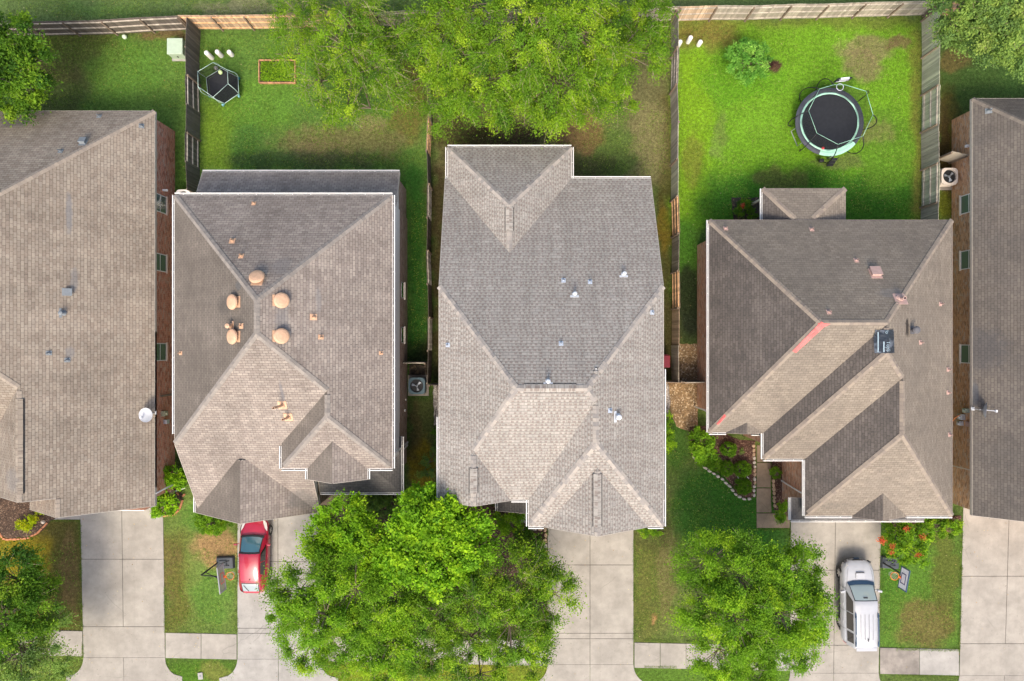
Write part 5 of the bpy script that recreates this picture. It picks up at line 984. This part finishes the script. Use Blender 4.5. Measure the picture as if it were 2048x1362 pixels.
# ---------------------------------------------------------------- trampolines
M_mat=plain('black_jumping_mat',(.012,.014,.018),.6,var=.3); M_pad=plain('charcoal_pad',(.055,.06,.075),.6,var=.25,scale=3); M_mint=plain('mint_trim',(.33,.60,.46),.5); M_mesh=netmat('black_safety_net',(.012,.016,.014),.33)
def ring(mb,c,r0,r1,z0,z1,n=64,a0=0,a1=6.2832,m=0):
    P=[[(c[0]+r*math.cos(a0+(a1-a0)*k/n),c[1]+r*math.sin(a0+(a1-a0)*k/n),c[2]+z) for k in range(n+1)] for r,z in ((r0,z0),((r0+r1)/2,z1+.015),(r1,z1-.02),(r1,z1-.07))]; mb.grid(P,m)
def big_trampoline():
    c=U(1659,244,.9); r=empty('trampoline',(c.x,c.y,0),0,'large round black trampoline with mint ring and open net frame in the bright yard','trampoline'); Z=.9; Rm=1.72; Ro=2.06
    mb=MB(); mb.grid([[(Rm*q*math.cos(6.2832*k/48),Rm*q*math.sin(6.2832*k/48),Z-.03*(1-q*q)) for k in range(49)] for q in (.001,.35,.7,1)]); mb.build('jumping_mat',M_mat,r,smooth=True)
    mb=MB(); ring(mb,(0,0,0),Rm+.03,Ro,Z+.02,Z+.03,72,-.70,4.40); mb.build('edge_pad',M_pad,r); mb=MB(); ring(mb,(0,0,0),Rm+.03,Ro-.01,Z+.022,Z+.035,20,4.40,5.58); mb.build('edge_pad',M_mint,r,label='mint green section of the pad')
    mb=MB(); ring(mb,(0,0,0),Rm-.05,Rm+.075,Z+.03,Z+.035,72); mb.build('mat_trim',M_mint,r)
    mb=MB(); mb.tube([(1.98*math.cos(6.2832*k/48),1.98*math.sin(6.2832*k/48),Z-.06) for k in range(49)],.028,8,cap=False); mb.build('frame',M_galv,r,smooth=True)
    top=[U(1575+x/7.57,150+y/7.57,2.5)-Vector((c.x,c.y,0)) for x,y in ((485,210),(700,148),(1190,245),(1295,600),(1140,925),(765,1050),(445,880),(320,540))]
    top.insert(2,top[1].lerp(top[2],.35)+Vector((0,.13,0)))
    cc=sum(top,Vector())/len(top)
    for k in range(4):
        a=.4+k*math.pi/2; mb=MB(); A=Vector((1.98*math.cos(a-.25),1.98*math.sin(a-.25),Z-.06)); B=Vector((1.98*math.cos(a+.25),1.98*math.sin(a+.25),Z-.06)); mb.tube([A,Vector((A.x,A.y,.04)),Vector((B.x,B.y,.04)),B],.025,8); mb.build('leg',M_galv,r,smooth=True)
    for i,p in enumerate(top):
        if i==2: continue
        a=math.atan2(p.y-cc.y,p.x-cc.x); e=Vector((2.05*math.cos(a),2.05*math.sin(a),.25)); o1=Vector((2.62*math.cos(a),2.62*math.sin(a),.5)); o2=Vector((2.75*math.cos(a),2.75*math.sin(a),1.9)); mb=MB(); P=[]
        for k in range(13):
            t=k/12; P.append(e*(1-t)**3+o1*(3*t*(1-t)**2)+o2*(3*t*t*(1-t))+p*t**3)
        mb.tube(P,.028,8); mb.build('net_pole',M_black,r,smooth=True)
    mb=MB()
    for a,b in zip(top,top[1:]+top[:1]): mb.tube([a,b],.012,8)
    mb.build('top_rail',M_mint,r,smooth=True)
    mb=MB(); n=len(top); lo=[Vector((1.78*math.cos(math.atan2(p.y-cc.y,p.x-cc.x)),1.78*math.sin(math.atan2(p.y-cc.y,p.x-cc.x)),Z+.05)) for p in top]
    for i in range(n):
        a,b,c2,d=lo[i],lo[(i+1)%n],top[(i+1)%n],top[i]; mb.grid([[a.lerp(b,u/6).lerp(d.lerp(c2,u/6),v/5)*(1)+ (cc*0) for u in range(7)] for v in range(6)])
    mb.build('safety_net',M_mesh,r)
    q=U(1680,174,2.4)-Vector((c.x,c.y,0)); mb=MB(); mb.tube([q+Vector((.20*math.cos(6.2832*k/24),.20*math.sin(6.2832*k/24),0)) for k in range(25)],.018,6,cap=False); ho=mb.build('ball_hoop',M_bright,r,smooth=True)
    mb=MB(); w=q+Vector((.12,.38,.12)); mb.box(w,(.85,.06,.5),.1); mb.build('ball_hoop_board',M_black,ho); mb=MB()
    for dz,dx in ((.14,0),(-.02,.05),(-.16,-.05)): mb.box(w+Vector((dx,-.045,dz)),(.55,.02,.05),.1)
    mb.box(w+Vector((0,-.02,.26)),(.5,.1,.03),.1); mb.build('board_stripe',M_bright,ho)
    mb=MB(); 
    for x in (-.18,.18): mb.beam((.38+x,-2.12,.85),(.38+x,-2.45,.02),.03,.03)
    for k in range(3): t=(k+.6)/3.2; mb.box((.38,-2.12-.33*t,.85*(1-t)),(.36,.16,.025))
    mb.build('ladder',M_black,r)
    mb=MB(); mb.box((-.28,-2.2,.42),(.28,.2,.2)); mb.build('shoe_bag',M_black,r,bevel=.03)
    return r
big_trampoline()
ball(1646,296,1.03,.09,plain('red_ball_vinyl',(.5,.05,.06),.4),'ball','small red ball on the black mat of the large trampoline','ball')
def small_trampoline():
    c=U(447,172,.5); r=empty('small_trampoline',(c.x,c.y,0),0,'small hexagonal trampoline with teal feet and black net by the dark fence','trampoline'); C=Vector((c.x,c.y,0)); Mt=plain('teal_plastic',(.03,.30,.38),.4); Mb=plain('pale_blue_foot',(.22,.50,.60),.4); Mp=plain('pale_mint_tube',(.45,.62,.56),.45)
    z8=lambda x,y,z: U(330+x/8.01,60+y/8.01,z)-C
    mid=[z8(*p,.5) for p in ((660,765),(905,615),(1170,755),(1180,1020),(955,1175),(690,1050))]; top=[z8(*p,1.75) for p in ((525,665),(768,520),(1000,640),(1010,860),(770,1075),(530,905))]; foot=[z8(x,y,.03) for x,y in ((690,790),(930,640),(1185,775),(1190,1065),(935,1205),(720,1060))]
    mc=sum(mid,Vector())/6
    mb=MB(); P=[[mc.lerp(p,q)+Vector((0,0,-.05*(1-q))) for p in mid+mid[:1]] for q in (.01,.45,.86)]; mb.grid(P); mb.build('jumping_mat',M_mat,r); mb=MB(); mb.grid([[mc.lerp(p,q)+Vector((0,0,.015)) for p in mid+mid[:1]] for q in (.86,.99)]); mb.build('edge_pad',M_black,r)
    mb=MB()
    for a,b in zip(mid,mid[1:]+mid[:1]): mb.tube([a,b],.02,8)
    mb.build('frame',Mp,r,smooth=True)
    for i in range(6):
        mb=MB(); mb.tube([mid[i],foot[i]],.03,8); mb.tube([foot[i],foot[i]+Vector((0,0,.16))],[.085,.05],10); mb.build('leg',Mb if i in (3,4) else Mt,r,smooth=True); mb=MB(); b_=(mid[i]-mc).normalized()*.12; k=mid[i].lerp(top[i],.5)+b_; mb.tube([mid[i]-Vector((0,0,.1)),mid[i]+b_*.6+Vector((0,0,.3)),k,top[i]],.017,8); mb.build('net_pole',Mp,r,smooth=True)
    mb=MB()
    for a,b in zip(top,top[1:]+top[:1]): mb.tube([a,b],.012,6)
    mb.build('top_rail',Mp,r,smooth=True); mb=MB()
    for i in range(6):
        a,b,c2,d=mid[i],mid[(i+1)%6],top[(i+1)%6],top[i]; mb.grid([[a.lerp(b,u/4).lerp(d.lerp(c2,u/4),v/4) for u in range(5)] for v in range(5)])
    mb.build('safety_net',netmat('dense_black_net',(.012,.018,.016),.55),r); return r
small_trampoline()
ball(441,144.5,.66,.13,M_ball,'ball','lime green ball at the upper rim of the small trampoline','ball')
mb_=ball(432,136,.12,.12,plain('white_ball_skin',(.8,.78,.75),.5),'ball','small white and black ball seen through the small trampoline net','ball')
mb=MB()
for k in range(7):
    a=6.2832*k/6; e=.75 if k<6 else 1.57; d=Vector((math.cos(a)*math.cos(e),math.sin(a)*math.cos(e),math.sin(e))); Fm=frame(d); 
    if k<6 or True: mb.face([tuple(d*.123+Fm@Vector((.035*math.cos(6.283*j/5),.035*math.sin(6.283*j/5),0))) for j in range(5)])
mb.build('black_patch',M_black,mb_)
# ---------------------------------------------------------------- cars
def loft(st, nseg=7):
    """st: list of (y, zb, [(x,z)...half profile from bottom centre to top centre])"""
    rows=[]
    for y,prof in st:
        full=[(x,z) for x,z in prof]+[(-x,z) for x,z in prof[::-1][1:]] if prof[-1][0]==0 else [(x,z) for x,z in prof]+[(-x,z) for x,z in prof[::-1]]
        rows.append([(x,y,z) for x,z in full])
    return rows
def wheel(parent,x,y,rad,w,side,rimm,n=28):
    r=bpy.data.objects.new('wheel',None); COL.objects.link(r); r.parent=parent; r.location=(x,y,rad); r.empty_display_size=.2
    t=MB(); V=[]; prof=[(rad*.62,-w/2),(rad*.93,-w/2),(rad,-w*.38),(rad,w*.38),(rad*.93,w/2),(rad*.62,w/2),(rad*.58,w*.3)]
    P=[[(q[1]*side,q[0]*math.cos(6.2832*k/n),q[0]*math.sin(6.2832*k/n)) for k in range(n+1)] for q in prof]; t.grid(P); t.build('tyre',M_rubber,r,smooth=True)
    m=MB(); P=[[(q[1]*side,q[0]*math.cos(6.2832*k/n),q[0]*math.sin(6.2832*k/n)) for k in range(n+1)] for q in ((rad*.64,w*.44),(rad*.58,w*.46),(rad*.56,w*.2),(.001,w*.15))]; m.grid(P,1)
    for k in range(6):
        a=6.2832*k/6; m.beam((w*.40*side,0,0),(w*.42*side,rad*.6*math.cos(a),rad*.6*math.sin(a)),.07,.03,0,up=Vector((1,0,0)))
    m.tube([(w*.3*side,0,0),(w*.47*side,0,0)],.06,12); m.build('rim',[rimm,M_black],r,smooth=False); return r
def patch(q, n=8, m=6, bulge=0, nrm=Vector((0,0,1))):
    a,b,c,d=[Vector(p) for p in q]; return [[a.lerp(b,u/n).lerp(d.lerp(c,u/n),v/m)+nrm*bulge*4*(u/n)*(1-u/n) for u in range(n+1)] for v in range(m+1)]
M_rim_=plain('alloy_rim',(.5,.5,.5),.3,.7); 
def paint(name,c,rough=.28): 
    t=NT(name); p=_co(t); t.col(t.mix(c,t.ramp(t.noise(p,3,3),[(.3,.94),(.7,1.04)]),1,'MULTIPLY')); t.b.inputs['Roughness'].default_value=rough; t.b.inputs['Coat Weight'].default_value=.7; t.b.inputs['Coat Roughness'].default_value=.08; return t.m
def car(name,label,cat,loc,rz,spec,pm):
    r=empty(name,loc,rz,label,cat); s=spec
    rows=loft([(y,[(0,zb),(wl*.9,zb),(wl,zb+.10),(wm,zm),(wb,zs),(wt,zt),(wt*.5,zt+cr*.75),(0,zt+cr)]) for y,zb,wl,wm,zm,wb,zs,wt,zt,cr in s['body']])
    mb=MB(); mb.grid(rows); 
    for row in (rows[0],rows[-1]):
        c=sum((Vector(p) for p in row),Vector())/len(row); 
        for i in range(len(row)-1): mb.face([row[i],row[i+1],c])
    body=mb.build('body',pm,r,smooth=True,sub=1)
    def rowat(y):
        for ra,rb in zip(rows,rows[1:]):
            if (ra[0][1]-y)*(rb[0][1]-y)<=1e-9: t=(y-ra[0][1])/(rb[0][1]-ra[0][1]); return [Vector(p).lerp(Vector(q),t) for p,q in zip(ra,rb)]
        return [Vector(p) for p in rows[0]]
    for y in s['seams']:
        q=rowat(y); m=len(q)
        for idx in ((2,3,4,5),(m-3,m-4,m-5,m-6)):
            sm=MB(); sm.tube([Vector((q[i].x*(1.004),q[i].y,q[i].z+.002)) for i in idx],.007,5,cap=False); sm.build('door_seam',M_black,body)
    for sd in (-1,1):
        hs=MB(); hs.tube([Vector((sd*rowat(y)[5].x*s['hw'],y,rowat(y)[5].z+.010)) for y in s['hood']],.006,5,cap=False); hs.build('hood_seam',M_black,body)
    # wheel arches as dark liners + wheels
    for (yw) in s['wy']:
        for sd in (-1,1):
            wheel(r,sd*s['wx'],yw,s['wr'],.22,sd,M_rim_)
            a=MB(); n=14; P=[[(sd*(s['wx']+k),yw+ (s['wr']+.055)*math.cos(math.pi*j/n),s['wr']+(s['wr']+.055)*math.sin(math.pi*j/n)) for j in range(n+1)] for k in (.09,.105)]; a.grid(P)
            P=[[(sd*(s['wx']+.10),yw+ q*math.cos(math.pi*j/n),s['wr']+q*math.sin(math.pi*j/n)) for j in range(n+1)] for q in (s['wr']*.9,s['wr']+.06)]; a.grid(P); a.build('wheel_arch',M_black,body)
    # cabin
    C=s['cabin']; rowsC=[]
    for y,wb,zb,wt,zt,cr in C: rowsC.append([(-wb,y,zb),(-(wb*.45+wt*.55),y,zb+(zt-zb)*.55),(-wt,y,zt-.03),(-wt*.9,y,zt),(-wt*.45,y,zt+cr*.8),(0,y,zt+cr),(wt*.45,y,zt+cr*.8),(wt*.9,y,zt),(wt,y,zt-.03),((wb*.45+wt*.55),y,zb+(zt-zb)*.55),(wb,y,zb)])
    mb=MB(); mb.grid(rowsC); cb=mb.build('cabin',pm,r,smooth=True)
    def surf(y,f):     # point on cabin side: f 0 belt .. 1 roof edge
        for a,b in zip(C,C[1:]):
            if (a[0]-y)*(b[0]-y)<=1e-9:
                t=(y-a[0])/(b[0]-a[0]) if a[0]!=b[0] else 0; wb,zb,wt,zt=[a[i]*(1-t)+b[i]*t for i in (1,2,3,4)]; return (wb*(1-f)+wt*f, zb*(1-f)+(zt-.03)*f)
    def top(x,y):
        for a,b in zip(C,C[1:]):
            if (a[0]-y)*(b[0]-y)<=1e-9:
                t=(y-a[0])/(b[0]-a[0]); wt,zt,cr=[a[i]*(1-t)+b[i]*t for i in (3,4,5)]; u=abs(x)/wt
                return zt+cr-cr*.2*u/.45 if u<.45 else zt+cr*.8-cr*.8*(u-.45)/.45
        return 1.0
    for nm,y0,w0,y1,w1,mm in s['glass']:
        P=[]; e=.045
        for v in range(13):
            y=y0-e+(y1-y0+2*e)*v/12; w=(w0+(w1-w0)*v/12)+e; P.append([(w*u/8,y,top(w*u/8,y)+.008) for u in range(-8,9)])
        mb=MB(); mb.grid(P); mb.build('window_seal',M_black,r,smooth=True)
        P=[]
        for v in range(13):
            y=y0+(y1-y0)*v/12; w=w0+(w1-w0)*v/12; P.append([(w*u/8,y,top(w*u/8,y)+.014) for u in range(-8,9)])
        mb=MB(); mb.grid(P); mb.build(nm,mm,r,smooth=True)
    for y0,y1,f0,f1,y0t,y1t in s['side']:
        for sd in (-1,1):
            mb=MB(); P=[]
            for v in range(5):
                f=f0+(f1-f0)*v/4; row=[]
                for u in range(9):
                    ya=y0+(y0t-y0)*v/4; yb=y1+(y1t-y1)*v/4; y=ya+(yb-ya)*u/8; w,z=surf(y,f); row.append((sd*(w+.012),y,z+.004))
                P.append(row)
            mb.grid(P); mb.build('side_window',s['sg'],r,smooth=True)
    return r,body
M_windr=glass('tinted_windshield',(.045,.13,.17),.08); M_windw=glass('painted_sky_windshield',(.36,.44,.42),.12); M_sg=glass('dark_side_glass',(.012,.013,.014),.06); M_rear=glass('rear_glass',(.22,.27,.28),.1); M_lamp=glass('headlamp_lens',(.62,.60,.56),.12); M_lampr=glass('tail_lamp_lens',(.55,.30,.30),.15)  # M_windw: pale sky reflection put into the base colour
red=paint('red_car_paint',(.36,.010,.035)); white=paint('white_car_paint',(.40,.415,.44),.3)
# red hatchback, nose to the north (+y)
L=2.24
sp=dict(seams=(.95,-.25,-1.15),hood=(1.2,1.45,1.7,1.95),hw=.97,body=[ # y, zb, wl, wm, zm, wb, zs, wt, zt, crown
 (-2.24,.45,.50,.56,.60,.55,.80,.48,.92,.02),(-2.17,.30,.66,.74,.55,.72,.85,.62,1.02,.02),(-1.95,.22,.78,.83,.55,.80,.90,.70,1.06,.02),(-1.5,.20,.84,.87,.55,.85,.88,.74,1.0,.02),(-.6,.18,.85,.87,.55,.86,.86,.76,.94,.02),(.4,.18,.85,.87,.55,.86,.83,.77,.90,.03),(1.0,.18,.85,.87,.52,.85,.76,.74,.84,.06),(1.45,.20,.84,.87,.50,.83,.70,.70,.76,.07),(1.85,.22,.76,.80,.46,.74,.62,.58,.66,.06),(2.08,.26,.60,.66,.42,.60,.54,.42,.58,.04),(2.25,.32,.30,.36,.42,.34,.50,.24,.52,.01)],
 wy=(1.40,-1.32),wx=.76,wr=.31,
 cabin=[(-2.12,.62,.96,.52,1.04,.01),(-1.72,.72,.95,.56,1.22,.02),(-1.2,.78,.93,.58,1.36,.03),(-.5,.80,.91,.60,1.46,.04),(.05,.81,.90,.60,1.46,.04),(.35,.81,.90,.60,1.40,.05),(.8,.80,.87,.62,1.17,.06),(1.25,.77,.81,.68,.90,.05)],
 glass=[('windshield',.38,.54,1.20,.62,M_windr),('rear_window',-2.08,.46,-1.56,.48,M_rear)],
 side=[(-1.15,-.28,.12,.90,-.95,-.28),(-.22,.72,.10,.90,-.22,.28)],sg=M_sg)
cpos=U(509.5,1108,.6); rc,bd=car('red_hatchback','shiny red hatchback parked on the driveway beside the clear basketball hoop','car',(cpos.x,cpos.y,.034),R(-.8),sp,red)
def cpart(name,mat,parent,fn,smooth=False,bevel=0):
    mb=MB(); fn(mb); return mb.build(name,mat,parent,smooth=smooth,bevel=bevel)
for sd in (-1,1):
    cpart('headlight',M_lamp,rc,lambda m:m.grid([[ (sd*.50,2.07,.625),(sd*.63,2.02,.63),(sd*.72,1.90,.64)],[(sd*.54,1.92,.68),(sd*.66,1.80,.69),(sd*.775,1.68,.685)],[(sd*.64,1.66,.745),(sd*.70,1.56,.75),(sd*.80,1.44,.735)]]),True)
    cpart('tail_light',M_lampr,rc,lambda m:m.grid([[(sd*.48,-2.22,.95),(sd*.56,-2.20,.93),(sd*.68,-2.08,.88)],[(sd*.50,-2.13,1.06),(sd*.60,-2.08,1.07),(sd*.72,-1.92,1.03)]]),True)
    cpart('wing_mirror',red,rc,lambda m:(m.box((sd*1.0,.70,1.0),(.2,.10,.14)),m.beam((sd*.80,.74,.93),(sd*.95,.72,.95),.05,.04)),False,.03)
    for y in (.35,-.65): cpart('door_handle',red,bd,lambda m:m.box((sd*.875,y-.35,.80),(.03,.18,.03)),False,.008)
cpart('grille',M_black,rc,lambda m:m.tube([(-.35,2.185,.575),(0,2.235,.59),(.35,2.185,.575)],.014,6)); cpart('badge',M_bright,rc,lambda m:m.tube([(0,2.14,.645),(0,2.15,.655)],.045,14))
cpart('cowl_panel',M_black,rc,lambda m:m.grid([[(-.70,1.10,.995),(-.35,1.17,1.01),(0,1.19,1.02),(.35,1.17,1.01),(.70,1.10,.995)],[(-.72,1.20,.955),(-.35,1.27,.96),(0,1.30,.965),(.35,1.27,.96),(.72,1.20,.955)]]))
cpart('rear_wiper',M_black,rc,lambda m:m.tube([(-.12,-2.06,1.12),(-.38,-1.66,1.29)],.014,6)); cpart('antenna',M_black,rc,lambda m:m.tube([(.02,-1.25,1.40),(.02,-1.33,1.50)],[.03,.006],8))
cpart('hatch_seam',M_black,rc,lambda m:m.tube([(-.55,-1.44,1.318),(0,-1.44,1.345),(.55,-1.44,1.318)],.006,5)); cpart('windshield_shade_band',M_black,rc,lambda m:m.grid([[(-.615,.29,1.452),(0,.27,1.508),(.615,.29,1.452)],[(-.63,.40,1.395),(0,.38,1.452),(.63,.40,1.395)]]))
# white sport utility, nose to the north
sp=dict(seams=(.95,-.40,-1.48),hood=(1.2,1.5,1.8,2.1),hw=.97,body=[
 (-2.50,.55,.62,.72,.72,.74,.95,.66,1.06,.01),(-2.42,.38,.84,.92,.72,.90,1.0,.74,1.12,.01),(-2.1,.34,.92,.98,.72,.95,1.02,.82,1.14,.01),(-1.5,.34,.94,.99,.74,.96,1.02,.84,1.12,.01),(-.5,.32,.93,.97,.72,.95,1.02,.84,1.12,.01),(.6,.32,.93,.97,.72,.95,1.02,.84,1.12,.03),(1.1,.34,.94,.98,.74,.95,1.02,.82,1.10,.05),(1.7,.36,.94,.98,.74,.93,1.0,.78,1.07,.05),(2.15,.40,.88,.92,.70,.86,.93,.68,1.0,.04),(2.38,.42,.72,.78,.66,.74,.86,.56,.92,.03),(2.5,.46,.44,.50,.62,.48,.80,.38,.84,.01)],
 wy=(1.62,-1.38),wx=.84,wr=.39,
 cabin=[(-2.44,.82,1.10,.64,1.74,.03),(-2.30,.84,1.10,.67,1.80,.04),(-1.2,.87,1.10,.69,1.83,.04),(0.1,.87,1.10,.69,1.82,.04),(.42,.87,1.10,.69,1.78,.04),(.85,.86,1.10,.71,1.46,.05),(1.22,.84,1.10,.76,1.16,.04)],
 glass=[('windshield',.45,.63,1.18,.69,M_windw)],
 side=[(-2.18,-1.55,.12,.88,-2.15,-1.55),(-1.42,-.42,.10,.88,-1.42,-.42),(-.36,.80,.08,.88,-.36,.36)],sg=M_sg)
cpos=U(1720,1204,.9); rc,bd=car('white_utility_vehicle','white sport utility vehicle with roof rails parked under the tree edge','car',(cpos.x-.10,cpos.y,.034),R(.6),sp,white)
for sd in (-1,1):
    cpart('headlight',M_lamp,rc,lambda m:m.grid([[(sd*.55,2.36,.88),(sd*.68,2.34,.88),(sd*.80,2.20,.88)],[(sd*.60,2.25,.96),(sd*.72,2.20,.965),(sd*.86,2.0,.955)]]),True)
    cpart('wing_mirror',white,rc,lambda m:(m.box((sd*1.10,.78,1.20),(.26,.13,.2),sd*-.25),m.beam((sd*.86,.82,1.14),(sd*1.02,.80,1.16),.06,.05)),False,.04)
    cpart('roof_rail',M_navy,rc,lambda m:(m.tube([(sd*.66,.0-.35,1.86),(sd*.66,-.45,1.92),(sd*.66,-2.05,1.92),(sd*.66,-2.2,1.86)],.034,8),m.box((sd*.66,-.42,1.87),(.07,.28,.06)),m.box((sd*.66,-2.1,1.87),(.07,.28,.06))))
    cpart('tail_light',M_lampr,rc,lambda m:m.grid([[(sd*.80,-2.44,1.10),(sd*.88,-2.36,1.08)],[(sd*.90,-2.42,.80),(sd*.95,-2.30,.80)]]))
    for y in (.1,-.95): cpart('door_handle',white,bd,lambda m:m.box((sd*.975,y-.15,1.0),(.03,.2,.035)),False,.008)
    cpart('running_board',M_black,rc,lambda m:m.box((sd*.95,.15,.36),(.16,2.1,.05)),False,.01)
    cpart('fog_lamp_trim',M_black,rc,lambda m:m.box((sd*.72,2.40,.76),(.22,.10,.08),-sd*.5),False,.01)
cpart('hood_scoop',white,rc,lambda m:m.box((0,1.68,1.145),(.56,.36,.07),0,0,.9),False,.015); cpart('scoop_opening',M_grime,rc,lambda m:m.box((0,1.865,1.14),(.46,.03,.03)))
cpart('cowl_panel',M_navy,rc,lambda m:m.grid([[(-.76,1.14,1.275),(-.4,1.20,1.32),(0,1.22,1.335),(.4,1.20,1.32),(.76,1.14,1.275)],[(-.80,1.30,1.135),(-.4,1.40,1.165),(0,1.42,1.175),(.4,1.40,1.165),(.80,1.30,1.135)]]))
cpart('grille',M_black,rc,lambda m:m.box((0,2.50,.78),(.62,.04,.14)),False,.01); cpart('front_plate',M_navy,rc,lambda m:m.box((0.02,2.56,.60),(.32,.04,.16)),False,.01)
cpart('antenna',M_black,rc,lambda m:m.box((.05,-1.85,1.90),(.04,.17,.05)),False,.01); cpart('roof_spoiler',white,rc,lambda m:m.box((0,-2.44,1.78),(1.22,.22,.06)),False,.028)
cpart('rear_view_mirror',M_black,rc,lambda m:m.box((0,.56,1.72),(.26,.09,.05)),False,.01)
for x_ in (-.36,-.12,.12,.36): cpart('roof_rib',plain('roof_rib_paint',(.27,.28,.30),.4),rc,lambda m:m.box((x_,-1.1,1.862+.02*(abs(x_)<.2)),(.022,1.5,.02)))

# ragged grass creeping over the slab edges and the fence feet
LM_turf=leafmat('turf_blades',stops((.05,.09,.012),(.09,.17,.02),(.14,.24,.03),(.26,.30,.08)),.2)
edges=[((161,1045),(166,1315)),((329,1020),(331,1265)),((475,1000),(475,1265)),((1095,1060),(1095,1265)),((1268,1060),(1268,1278)),((1580,1060),(1579,1290)),((1761,1065),(1758,1298)),((1924,1065),(1918,1300)),((330,1266),(474,1267)),((331,1318),(474,1318)),((1268,1280),(1579,1286)),((1268,1333),(1579,1338)),((1760,1297),(1918,1300)),((1760,1351),(1918,1353)),((100,1041),(161,1041)),((1512,1058),(1580,1058)),((640,1268),(1094,1276)),((641,1322),(1094,1331))]
eds=[(U(*a),U(*b)) for a,b in edges]; wts=[(b-a).length for a,b in eds]
pts=[]
for (a,b),L in zip(eds,wts):
    n=int(L*150); t=NR.random(n); dens=vnoise(t*L*1.3,np.full(n,a.x),1.0,5); k=dens>.35; t=t[k]; q=np.array(a)[None]+(np.array(b)-np.array(a))[None]*t[:,None]; d=(b-a).normalized(); s_=NR.normal(size=len(t))*.05; q[:,0]+=-d.y*s_; q[:,1]+=d.x*s_; pts.append(q)
P=np.concatenate(pts); P[:,2]=.03+NR.random(len(P))*.03; dd=unit(len(P)); dd[:,2]=np.abs(dd[:,2])*.5; o=leaves_mesh('grass_edge',P,dd,.05+.06*NR.random(len(P)),np.full(len(P),.018),NR.random(len(P)),LM_turf,None); o['kind']='stuff'
# fallen leaves scattered on drives, roofs' feet and lawns
n=1500; X=NR.uniform(-31,31,n); Y=NR.uniform(-21,21,n); P=np.stack([X,Y,np.full(n,.055)],1); dd=unit(n); dd[:,2]*=.15; LM_fall=leafmat('fallen_leaves',stops((.30,.17,.06),(.40,.26,.10),(.5,.38,.16),(.55,.5,.3)),.1)
o=leaves_mesh('fallen_leaves',P,dd,.05+.05*NR.random(n),.03+.02*NR.random(n),NR.random(n),LM_fall,None); o['kind']='stuff'

# weeds and longer blades standing in the lawns
boxes=[(90,70,370,215),(402,70,560,340),(560,200,850,340),(870,200,1335,290),(1160,290,1335,350),(1352,50,1838,370),(1352,370,1500,430),(1700,370,1838,430),(333,1040,472,1262),(0,1085,158,1255),(1270,900,1500,1276),(1764,1150,1915,1290),(330,1322,470,1362),(400,0,1340,34),(0,0,400,34),(822,400,852,700)]
pts=[]
for x0,y0,x1,y1 in boxes:
    n=int((x1-x0)*(y1-y0)*.16); X=NR.uniform(x0,x1,n); Y=NR.uniform(y0,y1,n); X=(X-1024)*H/F; Y=(681-Y)*H/F; k=fbm(X,Y,1.6,333)>.46+.10*NR.normal(size=n); pts.append(np.stack([X[k],Y[k],.02+.03*NR.random(k.sum())],1))
P=np.concatenate(pts); dd=unit(len(P)); dd[:,2]=np.abs(dd[:,2])*.4; LM_weed=leafmat('lawn_weeds',stops((.05,.11,.012),(.10,.22,.02),(.18,.33,.03),(.36,.40,.10)),.2)
o=leaves_mesh('lawn_blades',P,dd,.05+.07*NR.random(len(P)),.016+.02*NR.random(len(P)),NR.random(len(P)),LM_weed,None); o['kind']='stuff'
